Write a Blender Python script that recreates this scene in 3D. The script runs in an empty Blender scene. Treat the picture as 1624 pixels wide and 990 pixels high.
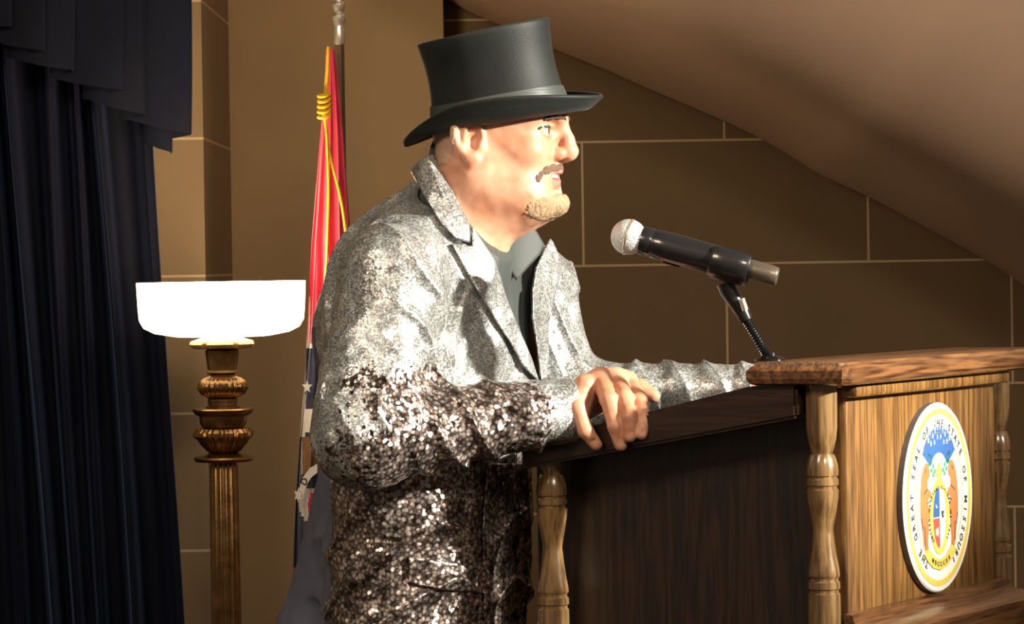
import bpy, bmesh, math, random
import numpy as np
from mathutils import Vector, Matrix
PI = math.pi
random.seed(7)
SC = bpy.context.scene
COL = SC.collection

# ------------------------------------------------------------------ camera
FPX = 6000.0; CX = 812.0; CY = 495.0; CAMZ = 1.36
pitch = math.atan((495.0-420.0)/FPX); roll = math.radians(0.9)
_f = Vector((0, math.cos(pitch), -math.sin(pitch)))
_r0 = Vector((1, 0, 0)); _u0 = _r0.cross(_f)
_r = _r0*math.cos(roll) - _u0*math.sin(roll)
_u = _r0*math.sin(roll) + _u0*math.cos(roll)
cam = bpy.data.cameras.new('camera'); camo = bpy.data.objects.new('camera', cam); COL.objects.link(camo)
cam.sensor_width = 36.0; cam.lens = 36.0*FPX/1624.0
cam.clip_start = 0.05; cam.clip_end = 60
cm = Matrix(((_r.x, _u.x, -_f.x), (_r.y, _u.y, -_f.y), (_r.z, _u.z, -_f.z))).to_4x4()
cm.translation = Vector((0, 0, CAMZ)); camo.matrix_world = cm
SC.camera = camo
def P(px, py, D):
    """world point seen at photograph position (px,py), at world depth Y = D"""
    d = _f + _r*((px-CX)/FPX) - _u*((py-CY)/FPX)
    return Vector((0, 0, CAMZ)) + d*(D/d.y)
def PA(px, py, D): return np.array(P(px, py, D), dtype=np.float64)
RN = np.array(_r); UN = np.array(_u); FN = np.array(_f)
def proj(p):
    q = p - np.array((0, 0, CAMZ))
    z = q@FN
    return CX + FPX*(q@RN)/z, CY - FPX*(q@UN)/z

# ------------------------------------------------------------------ view + light
SC.view_settings.view_transform = 'Standard'; SC.view_settings.look = 'None'
SC.view_settings.gamma = 1.0; SC.view_settings.use_curve_mapping = False
SC.view_settings.exposure = 0.0
w = bpy.data.worlds.new('hall_ambience'); SC.world = w; w.use_nodes = True
w.node_tree.nodes['Background'].inputs[0].default_value = (1.0, 0.80, 0.60, 1)
w.node_tree.nodes['Background'].inputs[1].default_value = 0.16

def look(o, target):
    o.rotation_euler = (Vector(target)-o.location).to_track_quat('-Z', 'Y').to_euler()
def spot(name, loc, target, power, size, blend, radius, color):
    l = bpy.data.lights.new(name, 'SPOT'); l.energy = power; l.spot_size = math.radians(size); l.spot_blend = blend
    l.shadow_soft_size = radius; l.color = color
    o = bpy.data.objects.new(name, l); COL.objects.link(o); o.location = loc; look(o, target); return o
def area(name, loc, target, power, sx, sy, color):
    l = bpy.data.lights.new(name, 'AREA'); l.shape = 'RECTANGLE'; l.energy = power; l.size = sx; l.size_y = sy; l.color = color
    o = bpy.data.objects.new(name, l); COL.objects.link(o); o.location = loc; look(o, target); return o
# follow spot from the audience, ahead of the speaker
spot('follow_spot', (4.95, 2.75, 3.0), (0.05, 4.95, 1.43), 4700, 15.6, 0.55, 0.13, (1.0, 0.93, 0.80))
# fill lights added overhead, out of view, to brighten the walls and vault
area('fill_light', (-1.6, 2.2, 3.3), (-0.5, 7.6, 1.5), 60, 0.9, 0.9, (1.0, 0.80, 0.58))
area('fill_light', (1.5, 1.6, 3.0), (1.2, 7.2, 2.6), 60, 0.8, 0.5, (1.0, 0.78, 0.62))

# ------------------------------------------------------------------ helpers
def tag(o, label=None, cat=None, group=None, kind=None):
    if label: o['label'] = label
    if cat: o['category'] = cat
    if group: o['group'] = group
    if kind: o['kind'] = kind
    return o
def empty(name, loc=(0, 0, 0), rz=0.0):
    o = bpy.data.objects.new(name, None); COL.objects.link(o); o.location = loc; o.rotation_euler = (0, 0, rz); return o
def obj(name, me, mat=None, parent=None, smooth=True):
    o = bpy.data.objects.new(name, me); COL.objects.link(o)
    if mat is not None:
        for m in (mat if isinstance(mat, (list, tuple)) else [mat]): me.materials.append(m)
    if smooth: me.polygons.foreach_set('use_smooth', [True]*len(me.polygons))
    if parent is not None: o.parent = parent
    return o
class MB:
    def __init__(s): s.bm = bmesh.new()
    def box(s, c, size, M=None, bevel=0.0, seg=2):
        r = bmesh.ops.create_cube(s.bm, size=1.0); vs = r['verts']
        for v in vs:
            co = Vector((v.co.x*size[0], v.co.y*size[1], v.co.z*size[2]))
            v.co = (M @ co if M is not None else co) + Vector(c)
        if bevel > 0:
            es = list({e for v in vs for e in v.link_edges})
            bmesh.ops.bevel(s.bm, geom=es, offset=bevel, segments=seg, affect='EDGES', profile=0.5)
        return s
    def grid(s, rings, close_u=True, caps=True):
        """rings: list of equal-length point lists"""
        vv = [[s.bm.verts.new(p) for p in r] for r in rings]
        n = len(vv[0])
        for i in range(len(vv)-1):
            for j in range(n if close_u else n-1):
                k = (j+1) % n
                s.bm.faces.new((vv[i][j], vv[i][k], vv[i+1][k], vv[i+1][j]))
        if caps and close_u:
            s.bm.faces.new(list(reversed(vv[0]))); s.bm.faces.new(vv[-1])
        return s
    def sheet(s, rows, off):
        # rows of points -> closed thin cloth of thickness off
        f = [[s.bm.verts.new(p) for p in r] for r in rows]; g = [[s.bm.verts.new(Vector(p)+Vector(off)) for p in r] for r in rows]
        n = len(rows[0]); m = len(rows)
        for i in range(m-1):
            for j in range(n-1):
                s.bm.faces.new((f[i][j], f[i][j+1], f[i+1][j+1], f[i+1][j])); s.bm.faces.new((g[i][j], g[i+1][j], g[i+1][j+1], g[i][j+1]))
        for j in range(n-1):
            s.bm.faces.new((f[0][j], g[0][j], g[0][j+1], f[0][j+1])); s.bm.faces.new((f[-1][j], f[-1][j+1], g[-1][j+1], g[-1][j]))
        for i in range(m-1):
            s.bm.faces.new((f[i][0], f[i+1][0], g[i+1][0], g[i][0])); s.bm.faces.new((f[i][-1], g[i][-1], g[i+1][-1], f[i+1][-1]))
        return s
    def lathe(s, prof, n=40, c=(0, 0, 0), flute=None, M=None):
        rings = []
        for (r, z) in prof:
            ring = []
            for j in range(n):
                a = 2*PI*j/n; rr = r
                if flute: rr = r + flute(a, z, r)
                p = Vector((rr*math.cos(a), rr*math.sin(a), z))
                ring.append((M @ p if M is not None else p) + Vector(c))
            rings.append(ring)
        return s.grid(rings)
    def tube(s, pts, rad, n=14, caps=True):
        pts = [Vector(p) for p in pts]; rings = []; up = None
        for i, p in enumerate(pts):
            t = (pts[min(i+1, len(pts)-1)] - pts[max(i-1, 0)]).normalized()
            if up is None:
                up = Vector((0, 0, 1)) if abs(t.z) < 0.9 else Vector((1, 0, 0))
            x = t.cross(up).normalized(); y = x.cross(t).normalized(); up = y
            r = rad[i] if isinstance(rad, (list, tuple)) else rad
            rings.append([p + x*(r*math.cos(2*PI*j/n)) + y*(r*math.sin(2*PI*j/n)) for j in range(n)])
        return s.grid(rings, True, caps)
    def prism(s, poly, M, t):
        """polygon (u,v) extruded to thickness t; M maps (u,v,w)"""
        a = [s.bm.verts.new(M @ Vector((u, v, 0))) for u, v in poly]
        b = [s.bm.verts.new(M @ Vector((u, v, t))) for u, v in poly]
        n = len(a); s.bm.faces.new(list(reversed(a))); s.bm.faces.new(b)
        for i in range(n): s.bm.faces.new((a[i], a[(i+1) % n], b[(i+1) % n], b[i]))
        return s
    def done(s, name, mat, parent=None, smooth=True, flat_angle=None):
        bmesh.ops.recalc_face_normals(s.bm, faces=s.bm.faces)
        me = bpy.data.meshes.new(name); s.bm.to_mesh(me); s.bm.free()
        o = obj(name, me, mat, parent, smooth)
        if smooth:
            try: me.set_sharp_from_angle(angle=math.radians(flat_angle or 38))
            except Exception: pass
        return o

# ------------------------------------------------------------------ materials
def newmat(name):
    m = bpy.data.materials.new(name); m.use_nodes = True
    return m, m.node_tree.nodes, m.node_tree.links, m.node_tree.nodes['Principled BSDF']
def pm(name, col, rough=0.5, metal=0.0, var=0.12, vscale=20.0, bump=0.0, bscale=200.0, spec=0.5, stretch=(1, 1, 1), sheen=0.0, coat=0.0):
    m, N, L, b = newmat(name)
    tc = N.new('ShaderNodeTexCoord'); mp = N.new('ShaderNodeMapping'); mp.inputs['Scale'].default_value = stretch
    L.new(tc.outputs['Object'], mp.inputs['Vector'])
    ns = N.new('ShaderNodeTexNoise'); ns.inputs['Scale'].default_value = vscale; ns.inputs['Detail'].default_value = 5
    L.new(mp.outputs[0], ns.inputs['Vector'])
    cr = N.new('ShaderNodeValToRGB'); e = cr.color_ramp.elements
    e[0].position = 0.3; e[1].position = 0.72
    e[0].color = (*[c*(1-var) for c in col], 1); e[1].color = (*[min(1, c*(1+var)) for c in col], 1)
    L.new(ns.outputs[0], cr.inputs[0]); L.new(cr.outputs[0], b.inputs['Base Color'])
    b.inputs['Roughness'].default_value = rough; b.inputs['Metallic'].default_value = metal
    b.inputs['Specular IOR Level'].default_value = spec
    b.inputs['Sheen Weight'].default_value = sheen; b.inputs['Coat Weight'].default_value = coat
    if bump > 0:
        n2 = N.new('ShaderNodeTexNoise'); n2.inputs['Scale'].default_value = bscale; n2.inputs['Detail'].default_value = 4
        L.new(mp.outputs[0], n2.inputs['Vector'])
        bp = N.new('ShaderNodeBump'); bp.inputs['Strength'].default_value = bump; bp.inputs['Distance'].default_value = 0.002
        L.new(n2.outputs[0], bp.inputs['Height']); L.new(bp.outputs[0], b.inputs['Normal'])
    return m

def stone_mat(name, c1, c2, cj, bw, rh, ox, oz, mortar=0.0026):
    m, N, L, b = newmat(name)
    tc = N.new('ShaderNodeTexCoord'); sx = N.new('ShaderNodeSeparateXYZ'); L.new(tc.outputs['Object'], sx.inputs[0])
    ax = N.new('ShaderNodeMath'); ax.operation = 'ADD'; ax.inputs[1].default_value = -ox + 20*bw; L.new(sx.outputs[0], ax.inputs[0])
    az = N.new('ShaderNodeMath'); az.operation = 'ADD'; az.inputs[1].default_value = -oz + 20*rh; L.new(sx.outputs[2], az.inputs[0])
    cb = N.new('ShaderNodeCombineXYZ'); L.new(ax.outputs[0], cb.inputs[0]); L.new(az.outputs[0], cb.inputs[1])
    br = N.new('ShaderNodeTexBrick'); br.offset = 0.5; br.offset_frequency = 2; br.squash = 1.0
    br.inputs['Scale'].default_value = 1.0; br.inputs['Brick Width'].default_value = bw; br.inputs['Row Height'].default_value = rh
    br.inputs['Mortar Size'].default_value = mortar; br.inputs['Mortar Smooth'].default_value = 0.15; br.inputs['Bias'].default_value = -0.2
    br.inputs['Color1'].default_value = (*c1, 1); br.inputs['Color2'].default_value = (*c2, 1); br.inputs['Mortar'].default_value = (*cj, 1)
    L.new(cb.outputs[0], br.inputs['Vector'])
    ns = N.new('ShaderNodeTexNoise'); ns.inputs['Scale'].default_value = 5; ns.inputs['Detail'].default_value = 8
    mp = N.new('ShaderNodeMapping'); mp.inputs['Scale'].default_value = (1, 1, 0.6); L.new(tc.outputs['Object'], mp.inputs[0]); L.new(mp.outputs[0], ns.inputs['Vector'])
    mr = N.new('ShaderNodeMapRange'); mr.inputs['To Min'].default_value = 0.82; mr.inputs['To Max'].default_value = 1.16; L.new(ns.outputs[0], mr.inputs[0])
    mx = N.new('ShaderNodeMix'); mx.data_type = 'RGBA'; mx.blend_type = 'MULTIPLY'; mx.inputs[0].default_value = 1.0
    L.new(br.outputs['Color'], mx.inputs[6]); L.new(mr.outputs[0], mx.inputs[7]); L.new(mx.outputs[2], b.inputs['Base Color'])
    b.inputs['Roughness'].default_value = 0.75
    n2 = N.new('ShaderNodeTexNoise'); n2.inputs['Scale'].default_value = 120; n2.inputs['Detail'].default_value = 6; L.new(tc.outputs['Object'], n2.inputs['Vector'])
    bp = N.new('ShaderNodeBump'); bp.inputs['Strength'].default_value = 0.12; bp.inputs['Distance'].default_value = 0.002; L.new(n2.outputs[0], bp.inputs['Height'])
    L.new(bp.outputs[0], b.inputs['Normal'])
    return m

def wood_mat(name, c1, c2, axis='z', rough=0.32, scale=1.0, coat=0.3):
    m, N, L, b = newmat(name)
    tc = N.new('ShaderNodeTexCoord'); mp = N.new('ShaderNodeMapping')
    st = {'z': (9, 9, 0.55), 'y': (9, 0.55, 9), 'x': (0.55, 9, 9)}[axis]
    mp.inputs['Scale'].default_value = st; L.new(tc.outputs['Object'], mp.inputs[0])
    n1 = N.new('ShaderNodeTexNoise'); n1.inputs['Scale'].default_value = 1.1*scale; n1.inputs['Detail'].default_value = 3; n1.inputs['Distortion'].default_value = 0.4
    L.new(mp.outputs[0], n1.inputs['Vector'])
    mu = N.new('ShaderNodeMath'); mu.operation = 'MULTIPLY'; mu.inputs[1].default_value = 85.0; L.new(n1.outputs[0], mu.inputs[0])
    si = N.new('ShaderNodeMath'); si.operation = 'SINE'; L.new(mu.outputs[0], si.inputs[0])
    mr = N.new('ShaderNodeMapRange'); mr.inputs['From Min'].default_value = -1; L.new(si.outputs[0], mr.inputs[0])
    n2 = N.new('ShaderNodeTexNoise'); n2.inputs['Scale'].default_value = 26*scale; n2.inputs['Detail'].default_value = 6; L.new(mp.outputs[0], n2.inputs['Vector'])
    mx = N.new('ShaderNodeMath'); mx.operation = 'MULTIPLY'; L.new(mr.outputs[0], mx.inputs[0]); L.new(n2.outputs[0], mx.inputs[1])
    ad = N.new('ShaderNodeMath'); ad.operation = 'MULTIPLY_ADD'; ad.inputs[1].default_value = 0.65; L.new(mx.outputs[0], ad.inputs[0]); L.new(n2.outputs[0], ad.inputs[2])
    cr = N.new('ShaderNodeValToRGB'); e = cr.color_ramp.elements
    e[0].position = 0.36; e[0].color = (*c1, 1); e[1].position = 0.86; e[1].color = (*c2, 1)
    L.new(ad.outputs[0], cr.inputs[0]); L.new(cr.outputs[0], b.inputs['Base Color'])
    b.inputs['Roughness'].default_value = rough; b.inputs['Coat Weight'].default_value = coat; b.inputs['Coat Roughness'].default_value = 0.18
    bp = N.new('ShaderNodeBump'); bp.inputs['Strength'].default_value = 0.25; bp.inputs['Distance'].default_value = 0.0012
    L.new(ad.outputs[0], bp.inputs['Height']); L.new(bp.outputs[0], b.inputs['Normal'])
    return m

M = {}
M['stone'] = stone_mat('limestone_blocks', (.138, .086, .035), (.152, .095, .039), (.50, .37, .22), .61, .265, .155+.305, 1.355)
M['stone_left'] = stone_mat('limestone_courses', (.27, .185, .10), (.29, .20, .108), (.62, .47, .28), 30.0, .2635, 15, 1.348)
M['stone_plain'] = pm('plain_limestone', (.36, .245, .122), .75, var=.10, vscale=3, bump=.12, bscale=120)
M['plaster'] = pm('painted_plaster', (.68, .495, .365), .8, var=.05, vscale=4, bump=.08, bscale=60)
M['floor'] = wood_mat('stage_floor', (.05, .025, .012), (.12, .065, .03), 'x', .35)
M['velvet'] = pm('navy_velvet', (.0035, .0050, .0135), .8, var=.35, vscale=14, bump=.25, bscale=90, spec=.15, stretch=(1, 1, .15), sheen=.8)
nb = M['velvet'].node_tree.nodes['Principled BSDF']; nb.inputs['Sheen Tint'].default_value = (.30, .42, .85, 1); nb.inputs['Sheen Roughness'].default_value = .22
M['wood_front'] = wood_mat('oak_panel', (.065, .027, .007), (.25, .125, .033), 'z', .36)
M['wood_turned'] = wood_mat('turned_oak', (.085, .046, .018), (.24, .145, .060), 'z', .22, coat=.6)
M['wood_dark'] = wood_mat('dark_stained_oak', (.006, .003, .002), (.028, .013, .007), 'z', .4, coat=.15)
M['wood_shelf'] = wood_mat('worn_oak', (.055, .020, .008), (.22, .10, .038), 'y', .3, coat=.5)
M['wood_rail'] = wood_mat('dark_rail', (.012, .005, .003), (.034, .014, .007), 'x', .35, coat=.2)

# ------------------------------------------------------------------ room shell
def struct(name, o): o.name = name; return tag(o, kind='structure')
def slab(name, x0, x1, y0, y1, z0, z1, m, bev=0):
    return struct(name, MB().box(((x0+x1)/2, (y0+y1)/2, (z0+z1)/2), (x1-x0, y1-y0, z1-z0), bevel=bev).done(name, m, smooth=False))
slab('floor', -4, 6, -1.5, 8.6, -.1, 0, M['floor'])
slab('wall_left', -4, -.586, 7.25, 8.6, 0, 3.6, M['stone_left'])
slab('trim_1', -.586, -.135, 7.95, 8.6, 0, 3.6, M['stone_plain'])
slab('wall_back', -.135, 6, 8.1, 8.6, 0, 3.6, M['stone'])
# vault soffit springing across the back wall
curve = [(560, -190), (640, -70), (705, 2), (790, 44), (885, 86), (960, 116), (1030, 147), (1110, 181), (1185, 215), (1245, 248), (1300, 282), (1385, 322), (1465, 365), (1545, 409), (1605, 446), (1680, 500), (1760, 570), (1850, 680), (1920, 820)]
cpts = [P(x, y, 8.1) for x, y in curve]
cp2 = []
for i in range(len(cpts)-1):          # Catmull-Rom
    p0 = cpts[max(i-1, 0)]; p1 = cpts[i]; p2 = cpts[i+1]; p3 = cpts[min(i+2, len(cpts)-1)]
    for k in range(6):
        t = k/6; cp2.append(0.5*((2*p1)+(p2-p0)*t+(2*p0-5*p1+4*p2-p3)*t*t+(3*p1-p0-3*p2+p3)*t**3))
cp2.append(cpts[-1])
sec = [(8.25, 0.0)] + [(8.1-.10*i, 0.012*i) for i in range(1, 8)]
for k in range(1, 13):
    a = k/12*PI/2; sec.append((7.4-.5*math.sin(a), .084+.5*(1-math.cos(a))))
sec += [(6.9, 1.2), (6.9, 2.6)]
back = [(7.35, 2.6), (8.25, 2.6)]
rings = []
for i, p in enumerate(cp2):
    t = (cp2[min(i+1, len(cp2)-1)]-cp2[max(i-1, 0)]); n = Vector((-t.z, 0, t.x)).normalized()
    if n.x + n.z < 0: n = -n
    n = (n*0.6+Vector((.62, 0, .78))*.4).normalized()
    rings.append([Vector((p.x, y, p.z)) + n*o_ for (y, o_) in sec+back])
struct('ceiling', MB().grid(rings).done('ceiling', M['plaster'], flat_angle=60))

# ------------------------------------------------------------------ velvet curtain (serpentine folds)
def smooth_path(pts, n=8):
    out = []
    for i in range(len(pts)-1):
        p0 = pts[max(i-1, 0)]; p1 = pts[i]; p2 = pts[i+1]; p3 = pts[min(i+2, len(pts)-1)]
        for k in range(n):
            t = k/n
            out.append(tuple(0.5*((2*p1[j])+(p2[j]-p0[j])*t+(2*p0[j]-5*p1[j]+4*p2[j]-p3[j])*t*t+(3*p1[j]-p0[j]-3*p2[j]+p3[j])*t**3) for j in range(len(p1))))
    out.append(tuple(pts[-1])); return out
def curtain():
    # ridge x positions in px at mid height, leaning to the right lower down
    ridges = [-250, -205, -160, -120, -78, -30, 18, 58, 108, 146, 188, 268]
    D = 7.0; rows = []
    zs = [0.02+i*(2.7-.02)/46 for i in range(47)]
    for z in zs:
        lean = (1.36-z)*0.047 - .012
        cv = []
        for i, rx in enumerate(ridges):
            x = (rx-812)/FPX*D + lean*(1.0 + .25*math.sin(i*2.1)) + .006*math.sin(z*3+i*1.7)
            dep = .045+.018*math.sin(i*1.9+1)
            if i < len(ridges)-1:
                xn = (ridges[i+1]-812)/FPX*D + lean*(1.0 + .25*math.sin((i+1)*2.1)) + .006*math.sin(z*3+(i+1)*1.7)
                wv = xn-x
                # sharp forward ridge then a soft valley
                cv.append((x, D-dep)); cv.append((x+wv*.10, D-dep+.012)); cv.append((x+wv*.2, D+.012)); cv.append((x+wv*.52, D+.022)); cv.append((x+wv*.82, D-.008-dep*.3))
            else:
                cv.append((x-.01, D-.028)); cv.append((x, D-.012)); cv.append((x-.004, D+.02))
        cv = smooth_path(cv, 5)
        rows.append([(x, y, z) for x, y in cv])
    return rows
cur = MB().sheet(curtain(), (0, .006, 0)).done('stage_curtain', M['velvet'], flat_angle=75)
tag(cur, 'tall navy velvet stage curtain hanging in deep vertical folds', 'curtain')

# valance : cascade of overlapping box pleats with a stepped hem
def valance():
    # each pleat: hem-left x, y and hem-right x, y (px at its depth); the strip doubles back behind between pleats
    fr = [(-330, -104, -262, -80), (-290, -76, -210, -52), (-240, -48, -150, -24), (-190, -20, -92, 4), (-130, 8, -36, 26), (-70, 36, 19, 43), (-34, 62, 70, 81), (5, 92, 117, 112), (77, 125, 197, 143), (131, 157, 231, 182), (192, 189, 303, 213), (226, 226, 272, 242)]
    D = 6.74; prof = []
    for i, (xl, yl, xr, yr) in enumerate(fr):
        d0 = D+i*.0165
        pts = [(xl, yl, d0+.012), (xl+(xr-xl)*.12, yl+1, d0+.004), (xl+(xr-xl)*.5, (yl+yr)/2+1.5, d0-.004), (xr-4, yr-1, d0-.005), (xr, yr, d0-.001), (xr-3, yr+1.5, d0+.006)]
        if i < len(fr)-1:
            nx, ny = fr[i+1][:2]; pts += [(xr+(nx-xr)*.5, yr+(ny-yr)*.5+2, d0+.018), (nx+3, ny-2, d0+.026)]
        for k, q in enumerate(pts):
            if prof:
                l = prof[-1]; prof += [tuple(l[m]+(q[m]-l[m])*t for m in range(3)) for t in (.33, .66)]
            prof.append(q)
    rows = []; topz = P(0, -330, D).z
    for k in range(31):
        t = k/30; line = []
        for n_, (x, y, d) in enumerate(prof):
            q = P(x, y, d); z = topz+(q.z-topz)*t
            line.append((q.x+.004*math.sin(6*t+x*.03)*t*(1-t*.6)+.012*(1-t), d+.003*math.sin(9*t+x*.05)*t, z))
        rows.append(line)
    return rows
val = MB().sheet(valance(), (0, .0022, 0)).done('curtain_valance', M['velvet'], flat_angle=42)
tag(val, 'navy velvet valance with stepped box pleats across top of curtain', 'valance')
# ------------------------------------------------------------------ lectern
LR = math.radians(-27.5)
lec = empty('lectern', (.4198, 4.77, 0), LR)
tag(lec, 'carved oak lectern with turned corner posts and a round seal on its front', 'lectern')
W = .535; AB = -.396
def zr(a): return 1.203 + (a+.10)*.228          # slanted rail top height
def lbox(name, a0, a1, b0, b1, z0, z1, m, bev=.003, parent=None):
    return MB().box(((a0+a1)/2, (b0+b1)/2, (z0+z1)/2), (a1-a0, b1-b0, z1-z0), bevel=bev).done(name, m, parent or lec)
lbox('front_panel', -.022, 0, 0, W, .07, 1.197, M['wood_front'])
# frame stiles are the worn edges of the front
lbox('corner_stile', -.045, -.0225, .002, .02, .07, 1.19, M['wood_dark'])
lbox('front_moulding', -.004, .020, -.012, W+.012, 1.186, 1.2025, M['wood_front'], .005)
MB().prism([(.0005, .85), (.050, .85), (.050, .888), (.040, .896), (.016, .902), (.012, .912), (.0005, .914)], Matrix(((1, 0, 0, 0), (0, 0, 1, -.02), (0, 1, 0, 0), (0, 0, 0, 1))), W+.04).done('base_moulding', M['wood_shelf'], lec)
def side(b0, b1):
    poly = [(-.44, .07), (-.0225, .07), (-.0225, 1.2), (-.10, 1.178), (-.44, zr(-.44)-.028)]
    Mx = Matrix(((1, 0, 0, 0), (0, 0, 1, b0), (0, 1, 0, 0), (0, 0, 0, 1)))
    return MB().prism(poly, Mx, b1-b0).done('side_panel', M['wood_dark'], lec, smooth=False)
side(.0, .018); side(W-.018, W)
def rail(b0, b1):
    a0, a1 = -.425, -.0365
    poly = [(a0, zr(a0)-.034), (a1, min(zr(a1), 1.2028)-.040), (a1, 1.2028), (-.10, 1.2028), (a0+.006, zr(a0)), (a0, zr(a0)-.006)]
    Mx = Matrix(((1, 0, 0, 0), (0, 0, 1, b0), (0, 1, 0, 0), (0, 0, 0, 1)))
    o = MB().prism(poly, Mx, b1-b0)
    bmesh.ops.bevel(o.bm, geom=[e for e in o.bm.edges], offset=.004, segments=2, affect='EDGES')
    return o.done('side_rail', M['wood_rail'], lec)
rail(-.074, .022); rail(W-.022, W+.074)
# sloped reading board between the rails, and its back lip
Mx = Matrix(((1, 0, 0, 0), (0, 0, 1, .019), (0, 1, 0, 0), (0, 0, 0, 1)))
MB().prism([(-.42, zr(-.42)-.055), (-.10, 1.203-.055), (-.03, 1.16), (-.03, 1.175), (-.10, 1.203-.035), (-.42, zr(-.42)-.035)], Mx, W-.038).done('reading_board', M['wood_rail'], lec, smooth=False)
lbox('book_lip', -.427, -.412, .022, W-.022, zr(-.42)-.06, zr(-.42)-.015, M['wood_rail'])
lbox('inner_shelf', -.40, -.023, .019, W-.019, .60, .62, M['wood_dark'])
# top shelf with eased corners
def topshelf():
    mb = MB(); a0, a1, b0, b1 = -.100, .040, -.085, W+.085
    def ring(o_, z): 
        c = .010; A0, A1, B0, B1 = a0+o_, a1-o_, b0+o_, b1-o_
        return [(A0, B0, z), (A1-c, B0, z), (A1, B0+c, z), (A1, B1-c, z), (A1-c, B1, z), (A0, B1, z)]
    mb.grid([ring(.010, 1.2032), ring(.003, 1.206), ring(.0, 1.212), ring(.0, 1.222), ring(.004, 1.2265), ring(.0075, 1.2285), ring(.0085, 1.232), ring(.014, 1.2335)])
    return mb.done('top_shelf', M['wood_shelf'], lec, flat_angle=25)
topshelf()
MB().box((-.195, W/2, .035), (.53, W+.24, .07), bevel=.01).done('plinth', M['wood_dark'], lec)
# near-side upright of the open back
lbox('back_stile', -.44, -.425, .0, .05, .07, 1.08, M['wood_dark']); lbox('back_stile', -.44, -.425, W-.05, W, .07, 1.08, M['wood_dark'])

def post_profile(zt, s):
    """zt: top z, s: shift of the turned pattern"""
    R = .0205
    k = [(R*.98, zt), (R*.98, zt-.003)]
    pts = [(1.150, .0195), (1.135, .0178), (1.122, .0145), (1.117, .0128), (1.1165, .0150), (1.112, .0170), (1.103, .0195), (1.095, .0203), (1.090, .0200),
           (1.0885, .0182), (1.0865, .0182), (1.085, .0200), (1.078, .0202), (1.0765, .0180), (1.0735, .0180), (1.072, .0202), (1.062, .0196), (1.050, .0176), (1.036, .0150), (1.026, .0132), (1.020, .0128),
           (1.016, .0135), (1.000, .0150), (.985, .0172), (.972, .0196), (.966, .0203), (.963, .0200), (.961, .0182), (.958, .0182), (.956, .0203), (.948, .0205), (.946, .0186), (.943, .0186), (.941, .0204), (.925, .0206)]
    for z, r in pts:
        if z+s < zt-.004: k.append((r, z+s))
    # mirrored repeat down to the plinth
    zz = .925+s
    for z, r in [(.80, .0205), (.795, .018), (.79, .0205), (.76, .017), (.72, .0128), (.68, .016), (.62, .0203), (.61, .018), (.60, .0205), (.50, .0205), (.49, .018), (.48, .0205), (.40, .0128), (.30, .0203), (.28, .018), (.26, .0205), (.07, .0205)]:
        k.append((r, z))
    return list(reversed(k))
for (a, b, s) in ((-.015, -.045, 0), (AB, -.045, -.030), (-.015, W+.045, 0), (AB, W+.045, -.030)):
    zt = 1.203 if a > -.1 else zr(a)-.033
    if a < -.1: MB().lathe(post_profile(zt, s), 36, (a, b, 0)).done('turned_post', M['wood_turned'], lec)
    else: MB().lathe(post_profile(zt, s), 36, (a, b, 0)).done('turned_post', M['wood_turned'], lec)

# ---- round seal on the front
ZS, BS, RS = 1.042, .2915, .126
M['white_enamel'] = pm('white_enamel', (.86, .86, .82), .35, var=.02)
M['seal_rim'] = pm('seal_rim', (.10, .09, .08), .4)
M['gold_paint'] = pm('gold_paint', (.80, .60, .12), .4, var=.08)
M['blue_paint'] = pm('blue_paint', (.045, .13, .36), .4, var=.05)
M['red_paint'] = pm('red_paint', (.62, .10, .07), .4, var=.05)
M['green_paint'] = pm('green_paint', (.05, .30, .16), .4, var=.08)
M['brown_paint'] = pm('bear_paint', (.52, .20, .07), .4, var=.1)
M['ink'] = pm('dark_ink', (.05, .045, .04), .5)
# seal frame: u right when looking at the front (=+b), v up, w outward (+a)
ART = 1.0
def SM(w0=0.0): return Matrix(((0, 0, 1, w0), (ART, 0, 0, BS), (0, ART, 0, ZS), (0, 0, 0, 1)))
mb = MB(); mb.lathe([(.001, 0), (RS, 0), (RS, .008), (RS-.002, .010), (.001, .010)], 72, M=None)
for v in mb.bm.verts: v.co = SM(.0) @ Vector((v.co.x, v.co.y, v.co.z+.0003))
seal = mb.done('seal', [M['seal_rim'], M['white_enamel']], lec)
for p in seal.data.polygons:
    if p.normal.x > .5: p.material_index = 1
seal['label'] = 'round white state seal with bears and shield'
S0 = .0104
def ring_part(name, r0, r1, m, w0=S0, t=.0006, a0=0, a1=2*PI, n=72):
    closed = abs(a1-a0-2*PI) < 1e-6
    o = [(r1*math.cos(a0+(a1-a0)*i/n), r1*math.sin(a0+(a1-a0)*i/n)) for i in range(n+(0 if closed else 1))]
    i_ = [(r0*math.cos(a0+(a1-a0)*i/n), r0*math.sin(a0+(a1-a0)*i/n)) for i in range(n+(0 if closed else 1))]
    mb = MB(); Mx_ = SM(w0)
    N_ = len(o); rr = []
    for k in range(N_):
        rr.append([Mx_ @ Vector((*i_[k], 0)), Mx_ @ Vector((*o[k], 0)), Mx_ @ Vector((*o[k], t)), Mx_ @ Vector((*i_[k], t))])
    if closed: rr.append(rr[0]); mb.grid(rr, True, False)
    else: mb.grid(rr)
    bmesh.ops.remove_doubles(mb.bm, verts=mb.bm.verts, dist=1e-6)
    return mb.done(name, m, seal, smooth=False)
def poly_part(name, polys, m, w0=S0, t=.0006):
    mb = MB()
    for p in polys: mb.prism(p, SM(w0), t)
    return mb.done(name, m, seal, smooth=False)
def ell_poly(cx, cy, rx, ry, n=24, a0=0, a1=2*PI): return [(cx+rx*math.cos(a0+(a1-a0)*i/n), cy+ry*math.sin(a0+(a1-a0)*i/n)) for i in range(n)]
ring_part('outer_band', .110, .118, M['gold_paint'])
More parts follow.
